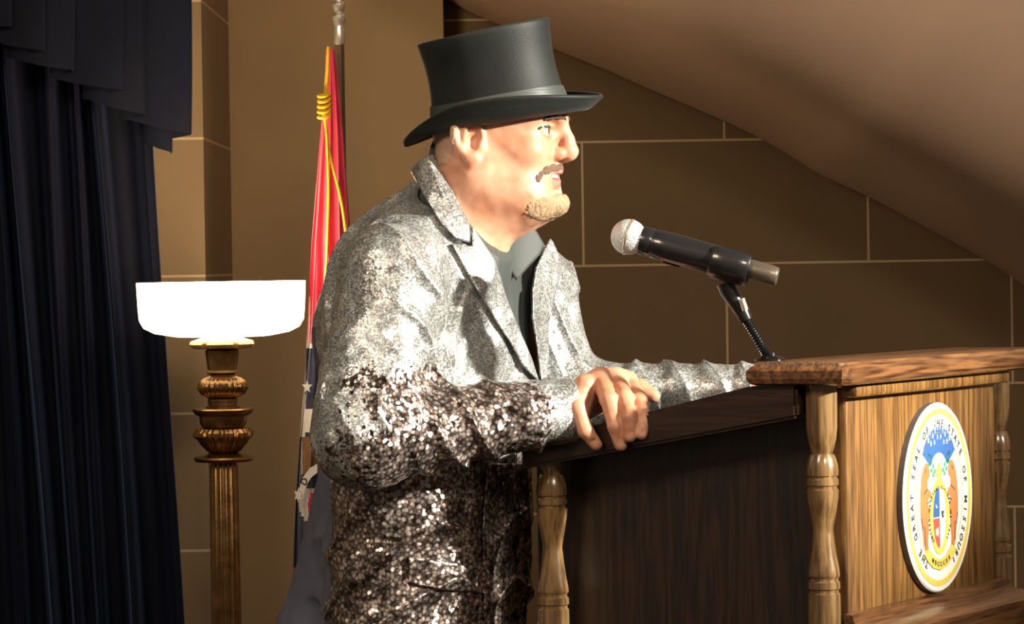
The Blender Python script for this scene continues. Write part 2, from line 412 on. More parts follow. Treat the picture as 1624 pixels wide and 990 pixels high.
ring_part('inner_band', .0855, .0868, M['gold_paint'])
ART = 1.17
# fan of stars over the crest
ring_part('star_fan', .031, .060, M['blue_paint'], a0=math.radians(32), a1=math.radians(148), n=30)
for o_ in (seal.children[-1],):
    for v in o_.data.vertices: v.co.z += .0234
def star(cx, cy, r): return [(cx+(r if i % 2 == 0 else r*.42)*math.sin(i*PI/5), cy+(r if i % 2 == 0 else r*.42)*math.cos(i*PI/5)) for i in range(10)]
sp = []
for k in range(11):
    a = math.radians(37+k*10.6); sp.append(star(.0545*math.cos(a), .020+.0545*math.sin(a), .0038))
for k in range(8):
    a = math.radians(42+k*13.8); sp.append(star(.0445*math.cos(a), .020+.0445*math.sin(a), .0034))
for k in range(4):
    a = math.radians(56+k*22); sp.append(star(.0355*math.cos(a), .020+.0355*math.sin(a), .003))
poly_part('stars', sp, M['white_enamel'], S0+.0006)
def bear(s):
    b = [(.048, .036), (.041, .041), (.035, .040), (.031, .035), (.0285, .028), (.031, .024), (.036, .021), (.036, .012), (.028, .008), (.0235, .002), (.024, -.002), (.031, .002), (.037, -.004),
         (.030, -.014), (.026, -.020), (.028, -.024), (.035, -.020), (.034, -.034), (.037, -.046), (.036, -.056), (.044, -.058), (.050, -.050), (.053, -.036), (.058, -.022), (.059, -.004), (.057, .012), (.054, .026)]
    return [(s*x, y) for x, y in b]
poly_part('bear', [bear(1)], M['brown_paint']); poly_part('bear', [list(reversed(bear(-1)))], M['brown_paint'])
# dark strokes that shape the bears
st = []
for s in (1, -1):
    for (x0, y0, x1, y1) in ((.0365, .012, .048, .006), (.024, -.001, .038, -.005), (.048, -.030, .046, -.052), (.040, .034, .043, .030), (.056, -.02, .053, -.034)):
        dx, dy = x1-x0, y1-y0; l = math.hypot(dx, dy); nx, ny = -dy/l*.0006, dx/l*.0006
        st.append([(s*(x0+nx), y0+ny), (s*(x0-nx), y0-ny), (s*(x1-nx), y1-ny), (s*(x1+nx), y1+ny)])
for q_ in st: poly_part('outline_stroke', [q_], M['ink'], S0+.0006, .0003)
# laurel
lv = []
for s in (1, -1):
    for k, (x, y, an) in enumerate(((.010, .028, 40), (.016, .033, 60), (.021, .039, 30), (.025, .044, 70), (.014, .025, 20), (.020, .031, 10), (.027, .038, 20), (.030, .046, 50))):
        a = math.radians(an); L_ = .0075; wd = .0030
        c, s_ = math.cos(a), math.sin(a)
        q = [(0, 0), (L_*.5, wd), (L_, 0), (L_*.5, -wd)]
        lv.append([(s*(x+u*c-v*s_), y+u*s_+v*c) for u, v in (q if s > 0 else reversed(q))])
for h_ in (lv[:8], lv[8:]):
    for q_ in h_: poly_part('laurel_leaf', [q_], M['green_paint'])
poly_part('helmet', [[(-.006, .018), (.006, .018), (.008, .028), (.0055, .036), (0, .040), (-.0055, .036), (-.008, .028)], [(-.011, .010), (.011, .010), (.006, .0178), (-.006, .0178)]], M['gold_paint'], S0+.0003)
# belt around the shield
mb = MB(); Mx_ = SM(S0); rr = []
for k in range(49):
    a = 2*PI*k/48; c, s_ = math.cos(a), math.sin(a)
    rr.append([Mx_ @ Vector((.021*c, -.022+.036*s_, 0)), Mx_ @ Vector((.030*c, -.022+.043*s_, 0)), Mx_ @ Vector((.030*c, -.022+.043*s_, .0008)), Mx_ @ Vector((.021*c, -.022+.036*s_, .0008))])
mb.grid(rr, True, False); bmesh.ops.remove_doubles(mb.bm, verts=mb.bm.verts, dist=1e-6); mb.done('belt', M['gold_paint'], seal, smooth=False)
bl = []
q1 = [(0, -.022)] + [(.0205*math.cos(a), -.022+.0355*math.sin(a)) for a in [math.radians(90+i*9) for i in range(11)]]
poly_part('blue_quarter', [q1], M['blue_paint'])
q2 = [(0, -.0235)] + [(.0205*math.cos(a), -.0235+.034*math.sin(a)) for a in [math.radians(180+i*9) for i in range(11)]]
poly_part('red_quarter', [q2], M['red_paint'])
poly_part('crescent', [[(-.0135, -.006), (-.012, -.011), (-.0085, -.012), (-.006, -.006), (-.0075, -.0095), (-.0105, -.010)]], M['white_enamel'], S0+.0006, .0003)
poly_part('small_bear', [[(-.014, -.036), (-.006, -.034), (-.004, -.040), (-.007, -.045), (-.009, -.041), (-.013, -.043)]], M['white_enamel'], S0+.0006, .0003)
poly_part('eagle', [[(.006, -.016), (.015, -.016), (.012, -.020), (.014, -.024), (.008, -.023)]], M['ink'], S0, .0004)
poly_part('scroll', [[(-.050, -.062), (-.036, -.056), (-.020, -.066), (0, -.071), (.020, -.066), (.036, -.056), (.050, -.062), (.040, -.070), (.022, -.079), (0, -.083), (-.022, -.079), (-.040, -.070)]], M['gold_paint'], S0+.0008)
def text_mesh(body, size):
    cu = bpy.data.curves.new('t', 'FONT'); cu.body = body; cu.size = size; cu.align_x = 'CENTER'; cu.align_y = 'CENTER'; cu.extrude = .0004; cu.offset = size*.008; cu.resolution_u = 2
    o = bpy.data.objects.new('t', cu); COL.objects.link(o); dg = bpy.context.evaluated_depsgraph_get()
    me = bpy.data.meshes.new_from_object(o.evaluated_get(dg)); bpy.data.objects.remove(o); bpy.data.curves.remove(cu); return me
def ring_text(name, s, r, size, a_mid, span, m, w0, centre=(0, 0), flip=False):
    mb = MB(); n = len(s)
    for i, ch in enumerate(s):
        if ch == ' ': continue
        f_ = (i/(n-1)-.5)*span
        a = a_mid - f_ if not flip else a_mid + f_
        me = text_mesh(ch, size); th = a-PI/2 if not flip else a+PI/2
        R_ = SM(w0) @ Matrix.Translation((centre[0]+r*math.cos(a), centre[1]+r*math.sin(a), .0003)) @ Matrix.Rotation(th, 4, 'Z')
        tmp = bmesh.new(); tmp.from_mesh(me); tmp.transform(R_); tm = bpy.data.meshes.new('x'); tmp.to_mesh(tm); tmp.free(); mb.bm.from_mesh(tm)
        bpy.data.meshes.remove(me); bpy.data.meshes.remove(tm)
    return mb.done(name, m, seal, smooth=False)
ART = 1.0
ring_text('lettering', 'THE GREAT SEAL OF THE STATE OF MISSOURI', .0982, .0145, PI/2, math.radians(300), M['ink'], S0)
ART = 1.17
ring_text('belt_lettering', 'UNITED WE STAND DIVIDED WE FALL', .0335, .0052, PI/2, math.radians(280), M['ink'], S0+.0008, (0, -.022))
for v in seal.children[-1].data.vertices:      # squeeze round text onto the oval belt
    v.co.y = BS + (v.co.y-BS)*.76; v.co.z = ZS-.0257 + (v.co.z-(ZS-.0257))*1.18
ring_text('date_lettering', 'MDCCCXX', .060, .0075, -PI/2, math.radians(50), M['ink'], S0+.0014, (0, -.016), True)

# ------------------------------------------------------------------ microphone and gooseneck stand
M['black_plastic'] = pm('black_plastic', (.012, .012, .013), .28, coat=.5, var=.1)
M['mic_grille'] = pm('mic_grille', (.74, .75, .74), .35, metal=.45, var=.1, bump=0)
def grille_bump(m):
    N = m.node_tree.nodes; L = m.node_tree.links; b = N['Principled BSDF']
    tc = N.new('ShaderNodeTexCoord'); v = N.new('ShaderNodeTexVoronoi'); v.inputs['Scale'].default_value = 620; L.new(tc.outputs['Object'], v.inputs['Vector'])
    bp = N.new('ShaderNodeBump'); bp.inputs['Strength'].default_value = 1; bp.inputs['Distance'].default_value = .001; bp.invert = True
    L.new(v.outputs['Distance'], bp.inputs['Height']); L.new(bp.outputs[0], b.inputs['Normal'])
grille_bump(M['mic_grille'])
M['mic_cap'] = pm('mic_cap', (.16, .13, .10), .35, metal=.6)
M['chrome'] = pm('chrome', (.88, .80, .68), .28, metal=.85, var=.05)
M['black_metal'] = pm('black_metal', (.02, .02, .022), .22, metal=.7)
A = P(997, 376, 4.80); B = P(1233, 439, 4.765)
ax = (B-A).normalized(); Lm = (B-A).length
Mm = ax.to_track_quat('Z', 'Y').to_matrix()
mic = empty('microphone', A); mic.rotation_euler = Mm.to_euler()
tag(mic, 'black handheld microphone with silver ball grille clipped on the gooseneck', 'microphone')
g = [(.0005, -.0228)] + [(.0228*math.sin(a), -.0228*math.cos(a)) for a in [i*PI/22 for i in range(2, 17)]] + [(.0165, .0185)]
MB().lathe(g, 40).done('ball_grille', M['mic_grille'], mic)
MB().lathe([(.0225, -.002), (.0235, -.001), (.0235, .0015), (.0225, .0025)], 40).done('grille_band', M['chrome'], mic)
MB().lathe([(.012, .0165), (.0178, .0170), (.0185, .022), (.0185, .030), (.0180, .031), (.0180, .0325), (.0188, .034), (.0194, .05), (.0196, .075), (.0190, .10), (.0182, .125), (.0172, .148), (.0150, .155), (.012, .156)], 40).done('handle', M['black_plastic'], mic)
MB().lathe([(.011, .155), (.0125, .156), (.0130, .158), (.0126, .185), (.0118, Lm-.002), (.0105, Lm), (.0005, Lm)], 32).done('end_cap', M['mic_cap'], mic)
mb = MB().box((.0, -.0192, .062), (.009, .003, .022), bevel=.001); mb.done('power_switch', M['black_metal'], mic)

gb = P(1221, 573, 4.785); gb.z = 1.2335
st_ = empty('microphone_stand', gb); tag(st_, 'short black gooseneck stand with clip rising from top of the lectern', 'microphone stand')
def rel(v): return v - gb
clipc = A + ax*.146
p0 = Vector((0, 0, .001)); p4 = rel(P(1160, 468, 4.79))
pts = smooth_path([tuple(v) for v in (p0, rel(P(1212, 556, 4.785)), rel(P(1196, 528, 4.787)), rel(P(1182, 505, 4.79)))], 14)
rr_ = [.0062 + (.0006 if i % 2 else -.0005) for i in range(len(pts))]
MB().tube(pts, rr_, 14).done('gooseneck', M['black_metal'], st_)
MB().lathe([(.0001, 0), (.020, 0), (.020, .002), (.016, .0045), (.009, .006), (.0085, .010), (.0001, .010)], 30).done('mounting_flange', M['black_metal'], st_)
MB().tube([rel(P(1184, 508, 4.79)), rel(P(1178, 497, 4.79)), rel(P(1166, 478, 4.79)), rel(P(1156, 462, 4.79)), rel(P(1150, 448, 4.79))], [.0080, .0098, .0105, .0118, .0118], 18).done('swivel_neck', M['black_plastic'], st_)
MB().tube([rel(P(1176, 474, 4.777)), rel(P(1182, 492, 4.777))], [.0042, .0042], 12).done('thumb_screw', M['chrome'], st_)
# tapered clip holding the handle, open along the top
mb = MB(); rings = []
xx = Mm @ Vector((1, 0, 0)); yy = Mm @ Vector((0, 1, 0))
down = (Vector((0, 0, -1)) - ax*Vector((0, 0, -1)).dot(ax)).normalized(); sidev = ax.cross(down)
for (t, ro) in ((.110, .0218), (.114, .0236), (.128, .0240), (.145, .0236), (.157, .0222), (.160, .0205)):
    ring = []
    for k in range(25):
        a = -2.45+4.9*k/24; ring.append(rel(A + ax*t + (down*math.cos(a)+sidev*math.sin(a))*ro))
    for k in range(24, -1, -1):
        a = -2.45+4.9*k/24; ring.append(rel(A + ax*t + (down*math.cos(a)+sidev*math.sin(a))*(ro-.0036)))
    rings.append(ring)
mb.grid(rings).done('microphone_clip', M['black_plastic'], st_, flat_angle=50)

# ------------------------------------------------------------------ floor lamp
M['bronze'] = pm('antique_bronze', (.24, .13, .048), .30, metal=.9, var=.35, vscale=40, bump=.2, bscale=150)
M['gold_metal'] = pm('gilt_metal', (.80, .52, .20), .28, metal=.9, var=.2, vscale=60)
m, N, L, b = newmat('opal_glass'); b.inputs['Base Color'].default_value = (.95, .92, .85, 1); b.inputs['Roughness'].default_value = .3
b.inputs['Emission Color'].default_value = (1, .83, .60, 1); b.inputs['Emission Strength'].default_value = 5.0
ns = N.new('ShaderNodeTexNoise'); ns.inputs['Scale'].default_value = 3; mr = N.new('ShaderNodeMapRange'); mr.inputs['To Min'].default_value = 4.8; mr.inputs['To Max'].default_value = 5.2
L.new(ns.outputs[0], mr.inputs[0]); L.new(mr.outputs[0], b.inputs['Emission Strength'])
M['opal'] = m
LD = 6.6
def lz(py): return P(352, py, LD).z
lx = P(352, 540, LD).x
lamp = empty('floor_lamp', (lx, LD, 0)); tag(lamp, 'tall bronze torchiere floor lamp with glowing white glass bowl shade', 'lamp')
s = LD/FPX
zt, zb = lz(447), lz(534)
MB().lathe([(.0005, zb), (.075, zb), (.085, zb+.001), (.118, zb+.007), (.136, zb+.016), (.1435, zb+.029), (.1455, zb+.050), (.1475, zt-.002), (.1475, zt), (.1445, zt), (.142, zb+.052), (.138, zb+.032), (.11, zb+.014), (.0005, zb+.006)], 72).done('glass_shade', M['opal'], lamp)
L0 = bpy.data.lights.new('lamp_bulb', 'POINT'); L0.energy = 9; L0.color = (1, .72, .42); L0.shadow_soft_size = .05
lo = bpy.data.objects.new('lamp_bulb', L0); COL.objects.link(lo); lo.location = (lx, LD, zt+.03)
def pr(*pts): return list(reversed([(r*s, lz(y)) for r, y in pts]))
# gilded beaded gallery under the shade
MB().lathe(pr((30, 535), (47, 541), (49, 546), (46, 551), (40, 553), (20, 553)), 96, flute=lambda a, z, r: .0065*(abs(math.sin(a*9)))-.003 if r > .035 else 0).done('shade_gallery', M['gold_metal'], lamp)
MB().lathe(pr((20, 552), (27, 556), (25, 575), (22, 588), (22, 592)), 40).done('socket_cup', M['bronze'], lamp)
MB().lathe(pr((20, 587), (24, 588), (24, 591), (20, 592)), 40).done('gilt_collar', M['gold_metal'], lamp)
MB().lathe(pr((18, 592), (24, 597), (30, 600), (36, 605), (39, 612), (39, 617), (34, 625), (26, 630), (20, 632)), 120, flute=lambda a, z, r: .0016*math.cos(a*28) if r > .030 else 0).done('reeded_bulb', M['bronze'], lamp)
MB().lathe(pr((20, 631), (24, 633), (24, 637), (22, 638), (22, 643), (27, 645), (27, 647), (20, 649)), 40).done('neck_ring', M['bronze'], lamp)
MB().lathe(pr((20, 647), (47, 648), (49, 650), (47, 654), (43, 658), (38, 660), (37, 672), (33, 678), (20, 679)), 48).done('capital', M['bronze'], lamp)
MB().lathe(pr((20, 678), (39, 680), (45, 686), (45, 692), (38, 697), (34, 704), (26, 716), (20, 719)), 96, flute=lambda a, z, r: .0028*abs(math.sin(a*6)) + .0016*math.sin(a*30) if r > .032 else .0008*math.sin(a*24)).done('acanthus_bowl', M['bronze'], lamp)
MB().lathe(pr((20, 718), (30, 721), (46, 725), (48, 728), (44, 732), (26, 734), (20, 735)), 48).done('lower_disc', M['bronze'], lamp)
zc = lz(734)
MB().lathe([(.026, .09), (.0255, .3), (.0235, .8), (.0225, zc-.006), (.0205, zc)], 144, flute=lambda a, z, r: .0020*max(-.4, math.cos(a*14)) if z < zc-.004 else 0).done('fluted_column', M['bronze'], lamp)
MB().lathe([(.001, 0), (.15, 0), (.15, .015), (.13, .03), (.09, .04), (.06, .06), (.035, .075), (.03, .09), (.001, .09)], 60).done('lamp_base', M['bronze'], lamp)

# ------------------------------------------------------------------ flag on its pole
FD = 6.75
fx = P(540, 300, FD).x; ftop = P(537, 70, FD).z
fp = empty('flag_pole', (P(538, 60, FD).x, FD, 0)); tag(fp, 'dark flag pole with polished silver ferrule behind the speaker', 'flag pole')
M['pole'] = pm('dark_pole', (.10, .055, .03), .25, coat=.5)
pz = lambda y: P(538, y, FD).z
MB().lathe([(.0085, .05), (.0085, pz(66))], 24).done('pole', M['pole'], fp)
MB().lathe(list(reversed([(.001, pz(-160)), (.006, pz(-150)), (.012, pz(-120)), (.006, pz(-90)), (.010, pz(-60)), (.010, pz(-12)), (.0085, pz(-8)), (.0085, pz(3)), (.0115, pz(6)), (.0115, pz(13)), (.009, pz(16)), (.009, pz(22)), (.0118, pz(25)), (.0118, pz(32)), (.0095, pz(36)), (.0085, pz(43)), (.0095, pz(46)), (.0095, pz(69)), (.0085, pz(71))])), 30).done('ferrule', M['chrome'], fp)
MB().lathe([(.001, 0), (.13, 0), (.13, .012), (.10, .025), (.04, .04), (.02, .07), (.001, .07)], 48).done('pole_base', M['bronze'], fp)

def flag_mat():
    m = pm('flag_red', (.58, .015, .055), .6, var=.12, vscale=30, sheen=.3, stretch=(1, 1, .2))
    return m
M['f_red'] = flag_mat(); M['f_white'] = pm('flag_white', (.66, .60, .52), .6, var=.05, sheen=.2); M['f_navy'] = pm('flag_navy', (.012, .014, .045), .6, var=.15, sheen=.2)
M['f_brown'] = pm('flag_brown', (.20, .10, .04), .6, var=.2); M['cord'] = pm('gold_cord', (.85, .50, .02), .4, var=.2, vscale=300, bump=.5, bscale=600)
# left / right outline of the furled cloth in px by height
prof = [(78, 517, 530), (110, 516, 535), (160, 512, 540), (220, 508, 545), (300, 502, 550), (380, 496, 556), (440, 493, 566), (520, 489, 580), (600, 483, 590), (680, 476, 598), (760, 470, 604), (830, 467, 608), (1000, 462, 612), (1200, 460, 610)]
def lerp_prof(y):
    for i in range(len(prof)-1):
        if y <= prof[i+1][0]:
            t = (y-prof[i][0])/(prof[i+1][0]-prof[i][0]); return [prof[i][j]+(prof[i+1][j]-prof[i][j])*t for j in (1, 2)]
    return prof[-1][1:]
rows = []; NY = 150; NX = 96
for k in range(NY+1):
    y = 78 + (1190-78)*k/NY; xl, xr = lerp_prof(y)
    row_f = []; row_b = []
    for j in range(NX+1):
        u = j/NX; ang = u*PI
        x = xl + (xr-xl)*(0.5-.5*math.cos(ang))
        wd = (xr-xl)*FD/FPX
        sw = min(1, (y-78)/260)
        pleat = .22*wd*sw*(math.cos(u*PI*9+.6*math.sin(y*.004))*.8 + .3*math.cos(u*PI*21+y*.003))
        q = P(x + 1.5*math.sin(y*.01+j*.3)*sw, y, FD-.035-.30*wd*math.sin(ang)-pleat*.5)
        row_f.append(q)
    rows.append(row_f)
fl = MB().sheet(rows, (0, .0022, 0)).done('flag', [M['f_red'], M['f_white'], M['f_navy'], M['f_brown']], flat_angle=80)
tag(fl, 'furled red, white and navy flag with gold cord hanging on its pole', 'flag')
for p in fl.data.polygons:
    x, y = proj(np.array(p.center)); x = float(x); y = float(y)
    mi = 0
    if y > 545 or (y > 470 and x < 492 - 0): 
        mi = 1
    if y > 548 - (x-488)*.0 and x > 486 + (y-560)*-.02 and y > 556: mi = 2
    if 646 < y < 698 and abs((y-668) + (x-486)*.9) < 20: mi = 1
    if 640 < y and x < 478-(y-640)*.0: mi = 1 if y < 690 else 2
    if 696 < y < 752 and x > 479: mi = 3
    if y > 752: mi = 2
    if y > 900: mi = 0
    if (y > 775) and ((x-512)**2+(y-800)**2) < 38**2: mi = 1
    if (y > 775) and ((x-512)**2+(y-800)**2) < 24**2: mi = 0
    p.material_index = mi
# star and ring lettering printed on the flag
def on_flag(px, py, lift=.004):
    xl, xr = lerp_prof(py); wd = (xr-xl)*FD/FPX
    return P(px, py, FD-.035-.42*wd-lift)
def flag_poly(name, poly, mat):
    mb = MB(); a = [mb.bm.verts.new(on_flag(x, y)) for x, y in poly]; b_ = [mb.bm.verts.new(on_flag(x, y)+Vector((0, .012, 0))) for x, y in poly]
    n = len(a); mb.bm.faces.new(a); mb.bm.faces.new(list(reversed(b_)))
    for i in range(n): mb.bm.faces.new((a[i], a[(i+1) % n], b_[(i+1) % n], b_[i]))
    return mb.done(name, mat, fl, smooth=False)
flag_poly('star', [(487+(11 if i % 2 == 0 else 4.5)*math.sin(i*PI/5)*.75, 614-(11 if i % 2 == 0 else 4.5)*math.cos(i*PI/5)) for i in range(10)], M['f_white'])
flag_poly('small_star', [(473+(12 if i % 2 == 0 else 6)*math.sin(i*PI/6)*.6, 786-(12 if i % 2 == 0 else 6)*math.cos(i*PI/6)) for i in range(12)], M['f_white'])
flag_poly('seal_band', [(474, 778), (480, 758), (490, 744), (503, 736), (503, 750), (494, 757), (487, 768), (482, 783)], M['f_white'])
tm = text_mesh('D', .017); mb = MB(); mb.bm.from_mesh(tm)
c_ = on_flag(483, 764, .0065); 
for v in mb.bm.verts:
    a = .95; x, z = v.co.x, v.co.y; v.co = c_ + Vector((x*math.cos(a)-z*math.sin(a), 0, x*math.sin(a)+z*math.cos(a)))
mb.done('lettering', M['f_navy'], fl, smooth=False)
# gold cord with its knot
FDf = FD-.05
cpx = [(521, 74, 0), (519, 110, 0), (515, 150, 0), (513, 172, 0), (515, 190, 0), (519, 215, .004), (522, 240, .004), (529, 270, .006), (537, 300, .008), (544, 335, .012), (549, 372, .02)]
def cord_pts(c): return smooth_path([tuple(P(x, y, FDf-.03-d)) for x, y, d in c], 6)
cd = MB().tube(cord_pts(cpx), .0028, 10).done('cord', M['cord'], fl)
c2 = [(521, 74, .0), (520, 120, .002), (516, 180, .003), (519, 230, .006), (521, 290, .010), (520, 350, .014), (518, 410, .018), (514, 470, .02)]
MB().tube(cord_pts(c2), .0026, 10).done('cord', M['cord'], fl)
kn = []
for i in range(60):
    t = i/59; a = t*2*PI*4.5
    kn.append(P(514+9*math.cos(a), 148+38*t+3*math.sin(a), FDf-.034-.007*math.sin(a)))
MB().tube(kn, .0032, 8).done('cord_knot', M['cord'], fl)
# ------------------------------------------------------------------ signed-distance sculpting -> surface nets
def ell(p, c, r, R=None):
    q = p-np.asarray(c)
    if R is not None: q = q@R
    r = np.asarray(r, dtype=float); k0 = np.sqrt(((q/r)**2).sum(-1)); k1 = np.sqrt(((q/(r*r))**2).sum(-1))+1e-9
    return k0*(k0-1)/k1
def rc(p, a, b, ra, rb):
    a = np.asarray(a); b = np.asarray(b); ba = b-a; t = np.clip(((p-a)@ba)/(ba@ba), 0, 1)
    return np.sqrt(((p-a-t[..., None]*ba)**2).sum(-1)) - (ra+(rb-ra)*t)
def smin(a, b, k):
    h = np.clip(.5+.5*(b-a)/k, 0, 1); return b+(a-b)*h-k*h*(1-h)
def smax(a, b, k): return -smin(-a, -b, k)
def poly_px(p, poly):
    """signed distance (metres, approx) from world points to a drawn outline, + outside"""
    X, Y = proj(p); n = len(poly); d = np.full(X.shape, 1e9); ins = np.zeros(X.shape, bool)
    for i in range(n):
        ax_, ay = poly[i]; bx, by = poly[(i+1) % n]; ex, ey = bx-ax_, by-ay; wx, wy = X-ax_, Y-ay
        t = np.clip((wx*ex+wy*ey)/(ex*ex+ey*ey), 0, 1); d = np.minimum(d, (wx-ex*t)**2+(wy-ey*t)**2)
        c = ((ay > Y) != (by > Y)); 
        with np.errstate(divide='ignore', invalid='ignore'): c &= (X < (bx-ax_)*(Y-ay)/((by-ay) if by != ay else 1e-9)+ax_)
        ins ^= c
    return np.where(ins, -1, 1)*np.sqrt(d)*p[..., 1]/FPX
def vnoise(p, s, seed=0):
    q = p*s+seed*17.31; i = np.floor(q).astype(np.int64); f = q-i; f = f*f*(3-2*f)
    def h(ix, iy, iz):
        n = (ix*374761393+iy*668265263+iz*2147483647+seed*974711) & 0xffffffff
        n = ((n ^ (n >> 13))*1274126177) & 0xffffffff; return ((n ^ (n >> 16)) & 0xffff)/32767.5-1
    x, y, z = i[..., 0], i[..., 1], i[..., 2]; u, v, w_ = f[..., 0], f[..., 1], f[..., 2]
    l = lambda a, b, t: a+(b-a)*t
    return l(l(l(h(x, y, z), h(x+1, y, z), u), l(h(x, y+1, z), h(x+1, y+1, z), u), v), l(l(h(x, y, z+1), h(x+1, y, z+1), u), l(h(x, y+1, z+1), h(x+1, y+1, z+1), u), v), w_)
def sculpt(name, f, lo, hi, h, mats, parent, matfn=None, relax=1, slack=1.5):
    B = 8; lo = np.asarray(lo, float); hi = np.asarray(hi, float)
    nb = np.ceil((hi-lo)/(h*B)).astype(int); n = nb*B
    g = [lo[k]+(np.arange(nb[k])+.5)*B*h for k in range(3)]
    C = np.stack(np.meshgrid(*g, indexing='ij'), -1); v = f(C.reshape(-1, 3)).reshape(nb)
    act = np.argwhere(np.abs(v) < B*h*.87*slack)
    V = np.repeat(np.repeat(np.repeat(np.sign(v).astype(np.float32), B, 0), B, 1), B, 2)*h*B
    o = np.stack(np.meshgrid(*[np.arange(B)]*3, indexing='ij'), -1).reshape(-1, 3)
    for s in range(0, len(act), 400):
        a = act[s:s+400]; idx = (a[:, None, :]*B+o[None]).reshape(-1, 3); p = lo+(idx+.5)*h
        V[idx[:, 0], idx[:, 1], idx[:, 2]] = f(p)
    for k in range(3):
        sl = [slice(None)]*3; sl[k] = 0; V[tuple(sl)] = h; sl[k] = -1; V[tuple(sl)] = h
    S = V < 0; cm_ = np.zeros(tuple(n-1), bool)
    cs = [S[i:n[0]-1+i, j:n[1]-1+j, k:n[2]-1+k] for i in (0, 1) for j in (0, 1) for k in (0, 1)]
    al = cs[0].copy(); an = cs[0].copy()
    for c in cs[1:]: al &= c; an |= c
    cells = np.argwhere(an & ~al); vid = np.full(tuple(n-1), -1, np.int32); vid[cells[:, 0], cells[:, 1], cells[:, 2]] = np.arange(len(cells))
    acc = np.zeros((len(cells), 3)); cnt = np.zeros(len(cells))
    cor = [(i, j, k) for i in (0, 1) for j in (0, 1) for k in (0, 1)]
    vals = {c: V[cells[:, 0]+c[0], cells[:, 1]+c[1], cells[:, 2]+c[2]].astype(float) for c in cor}
    for c in cor:
        for k in range(3):
            if c[k] == 0:
                d = list(c); d[k] = 1; d = tuple(d); a = vals[c]; b = vals[d]; m = (a < 0) != (b < 0)
                t = np.where(m, a/np.where(m, a-b, 1), 0); q = np.tile(np.array(c, float), (len(cells), 1)); q[:, k] = t
                acc[m] += q[m]; cnt[m] += 1
    vert = lo+(cells+.5+acc/cnt[:, None])*h
    quads = []
    for k in range(3):
        i1, i2 = [(1, 2), (2, 0), (0, 1)][k]
        s1 = [slice(1, n[m]-1) for m in range(3)]; s2 = list(s1); s1[k] = slice(0, n[k]-1); s2[k] = slice(1, n[k])
        A_ = S[tuple(s1)]; B_ = S[tuple(s2)]; e = np.argwhere(A_ != B_); off = np.array([1, 1, 1]); off[k] = 0; inside = A_[e[:, 0], e[:, 1], e[:, 2]]; e = e+off
        def cell(d1, d2):
            c = e.copy(); c[:, i1] -= d1; c[:, i2] -= d2; return vid[c[:, 0], c[:, 1], c[:, 2]]
        q = np.stack([cell(1, 1), cell(0, 1), cell(0, 0), cell(1, 0)], 1); q[~inside] = q[~inside][:, ::-1]; quads.append(q)
    Q = np.concatenate(quads)
    for _ in range(relax):
        sm = np.zeros_like(vert); ct = np.zeros(len(vert))
        for k in range(4):
            np.add.at(sm, Q[:, k], vert[Q[:, (k+1) % 4]]+vert[Q[:, (k-1) % 4]]); np.add.at(ct, Q[:, k], 2)
        vert = vert*.4+.6*sm/ct[:, None]
    me = bpy.data.meshes.new(name); me.vertices.add(len(vert)); me.vertices.foreach_set('co', vert.astype(np.float32).ravel())
    me.loops.add(len(Q)*4); me.loops.foreach_set('vertex_index', Q.ravel().astype(np.int32))
    me.polygons.add(len(Q)); me.polygons.foreach_set('loop_start', np.arange(0, len(Q)*4, 4, dtype=np.int32))
    if matfn is not None: me.polygons.foreach_set('material_index', matfn(vert[Q].mean(1)).astype(np.int32))
    me.update(calc_edges=True); me.validate()
    return obj(name, me, mats, parent)

# ------------------------------------------------------------------ frames of the speaker
def unit(v): v = np.asarray(v, float); return v/np.linalg.norm(v)
ty = math.radians(28)
TF = np.array((math.cos(ty), -math.sin(ty), 0)); TR = np.array((-math.sin(ty), -math.cos(ty), 0)); TU = np.array((0, 0, 1.))
TM = np.stack([TF, TR, TU], 1)          # columns: front, his right (towards us), up
hy = math.radians(13)
HF = np.array((math.cos(hy), -math.sin(hy), 0)); HS = np.array((-math.sin(hy), -math.cos(hy), 0)); HU = np.array((0, 0, 1.))
HM = np.stack([HF, HS, HU], 1); H0 = PA(766, 225, 5.0)
def hw(f, s, u): return H0+HF*f+HS*s+HU*u
def hl(p): return (p-H0)@HM

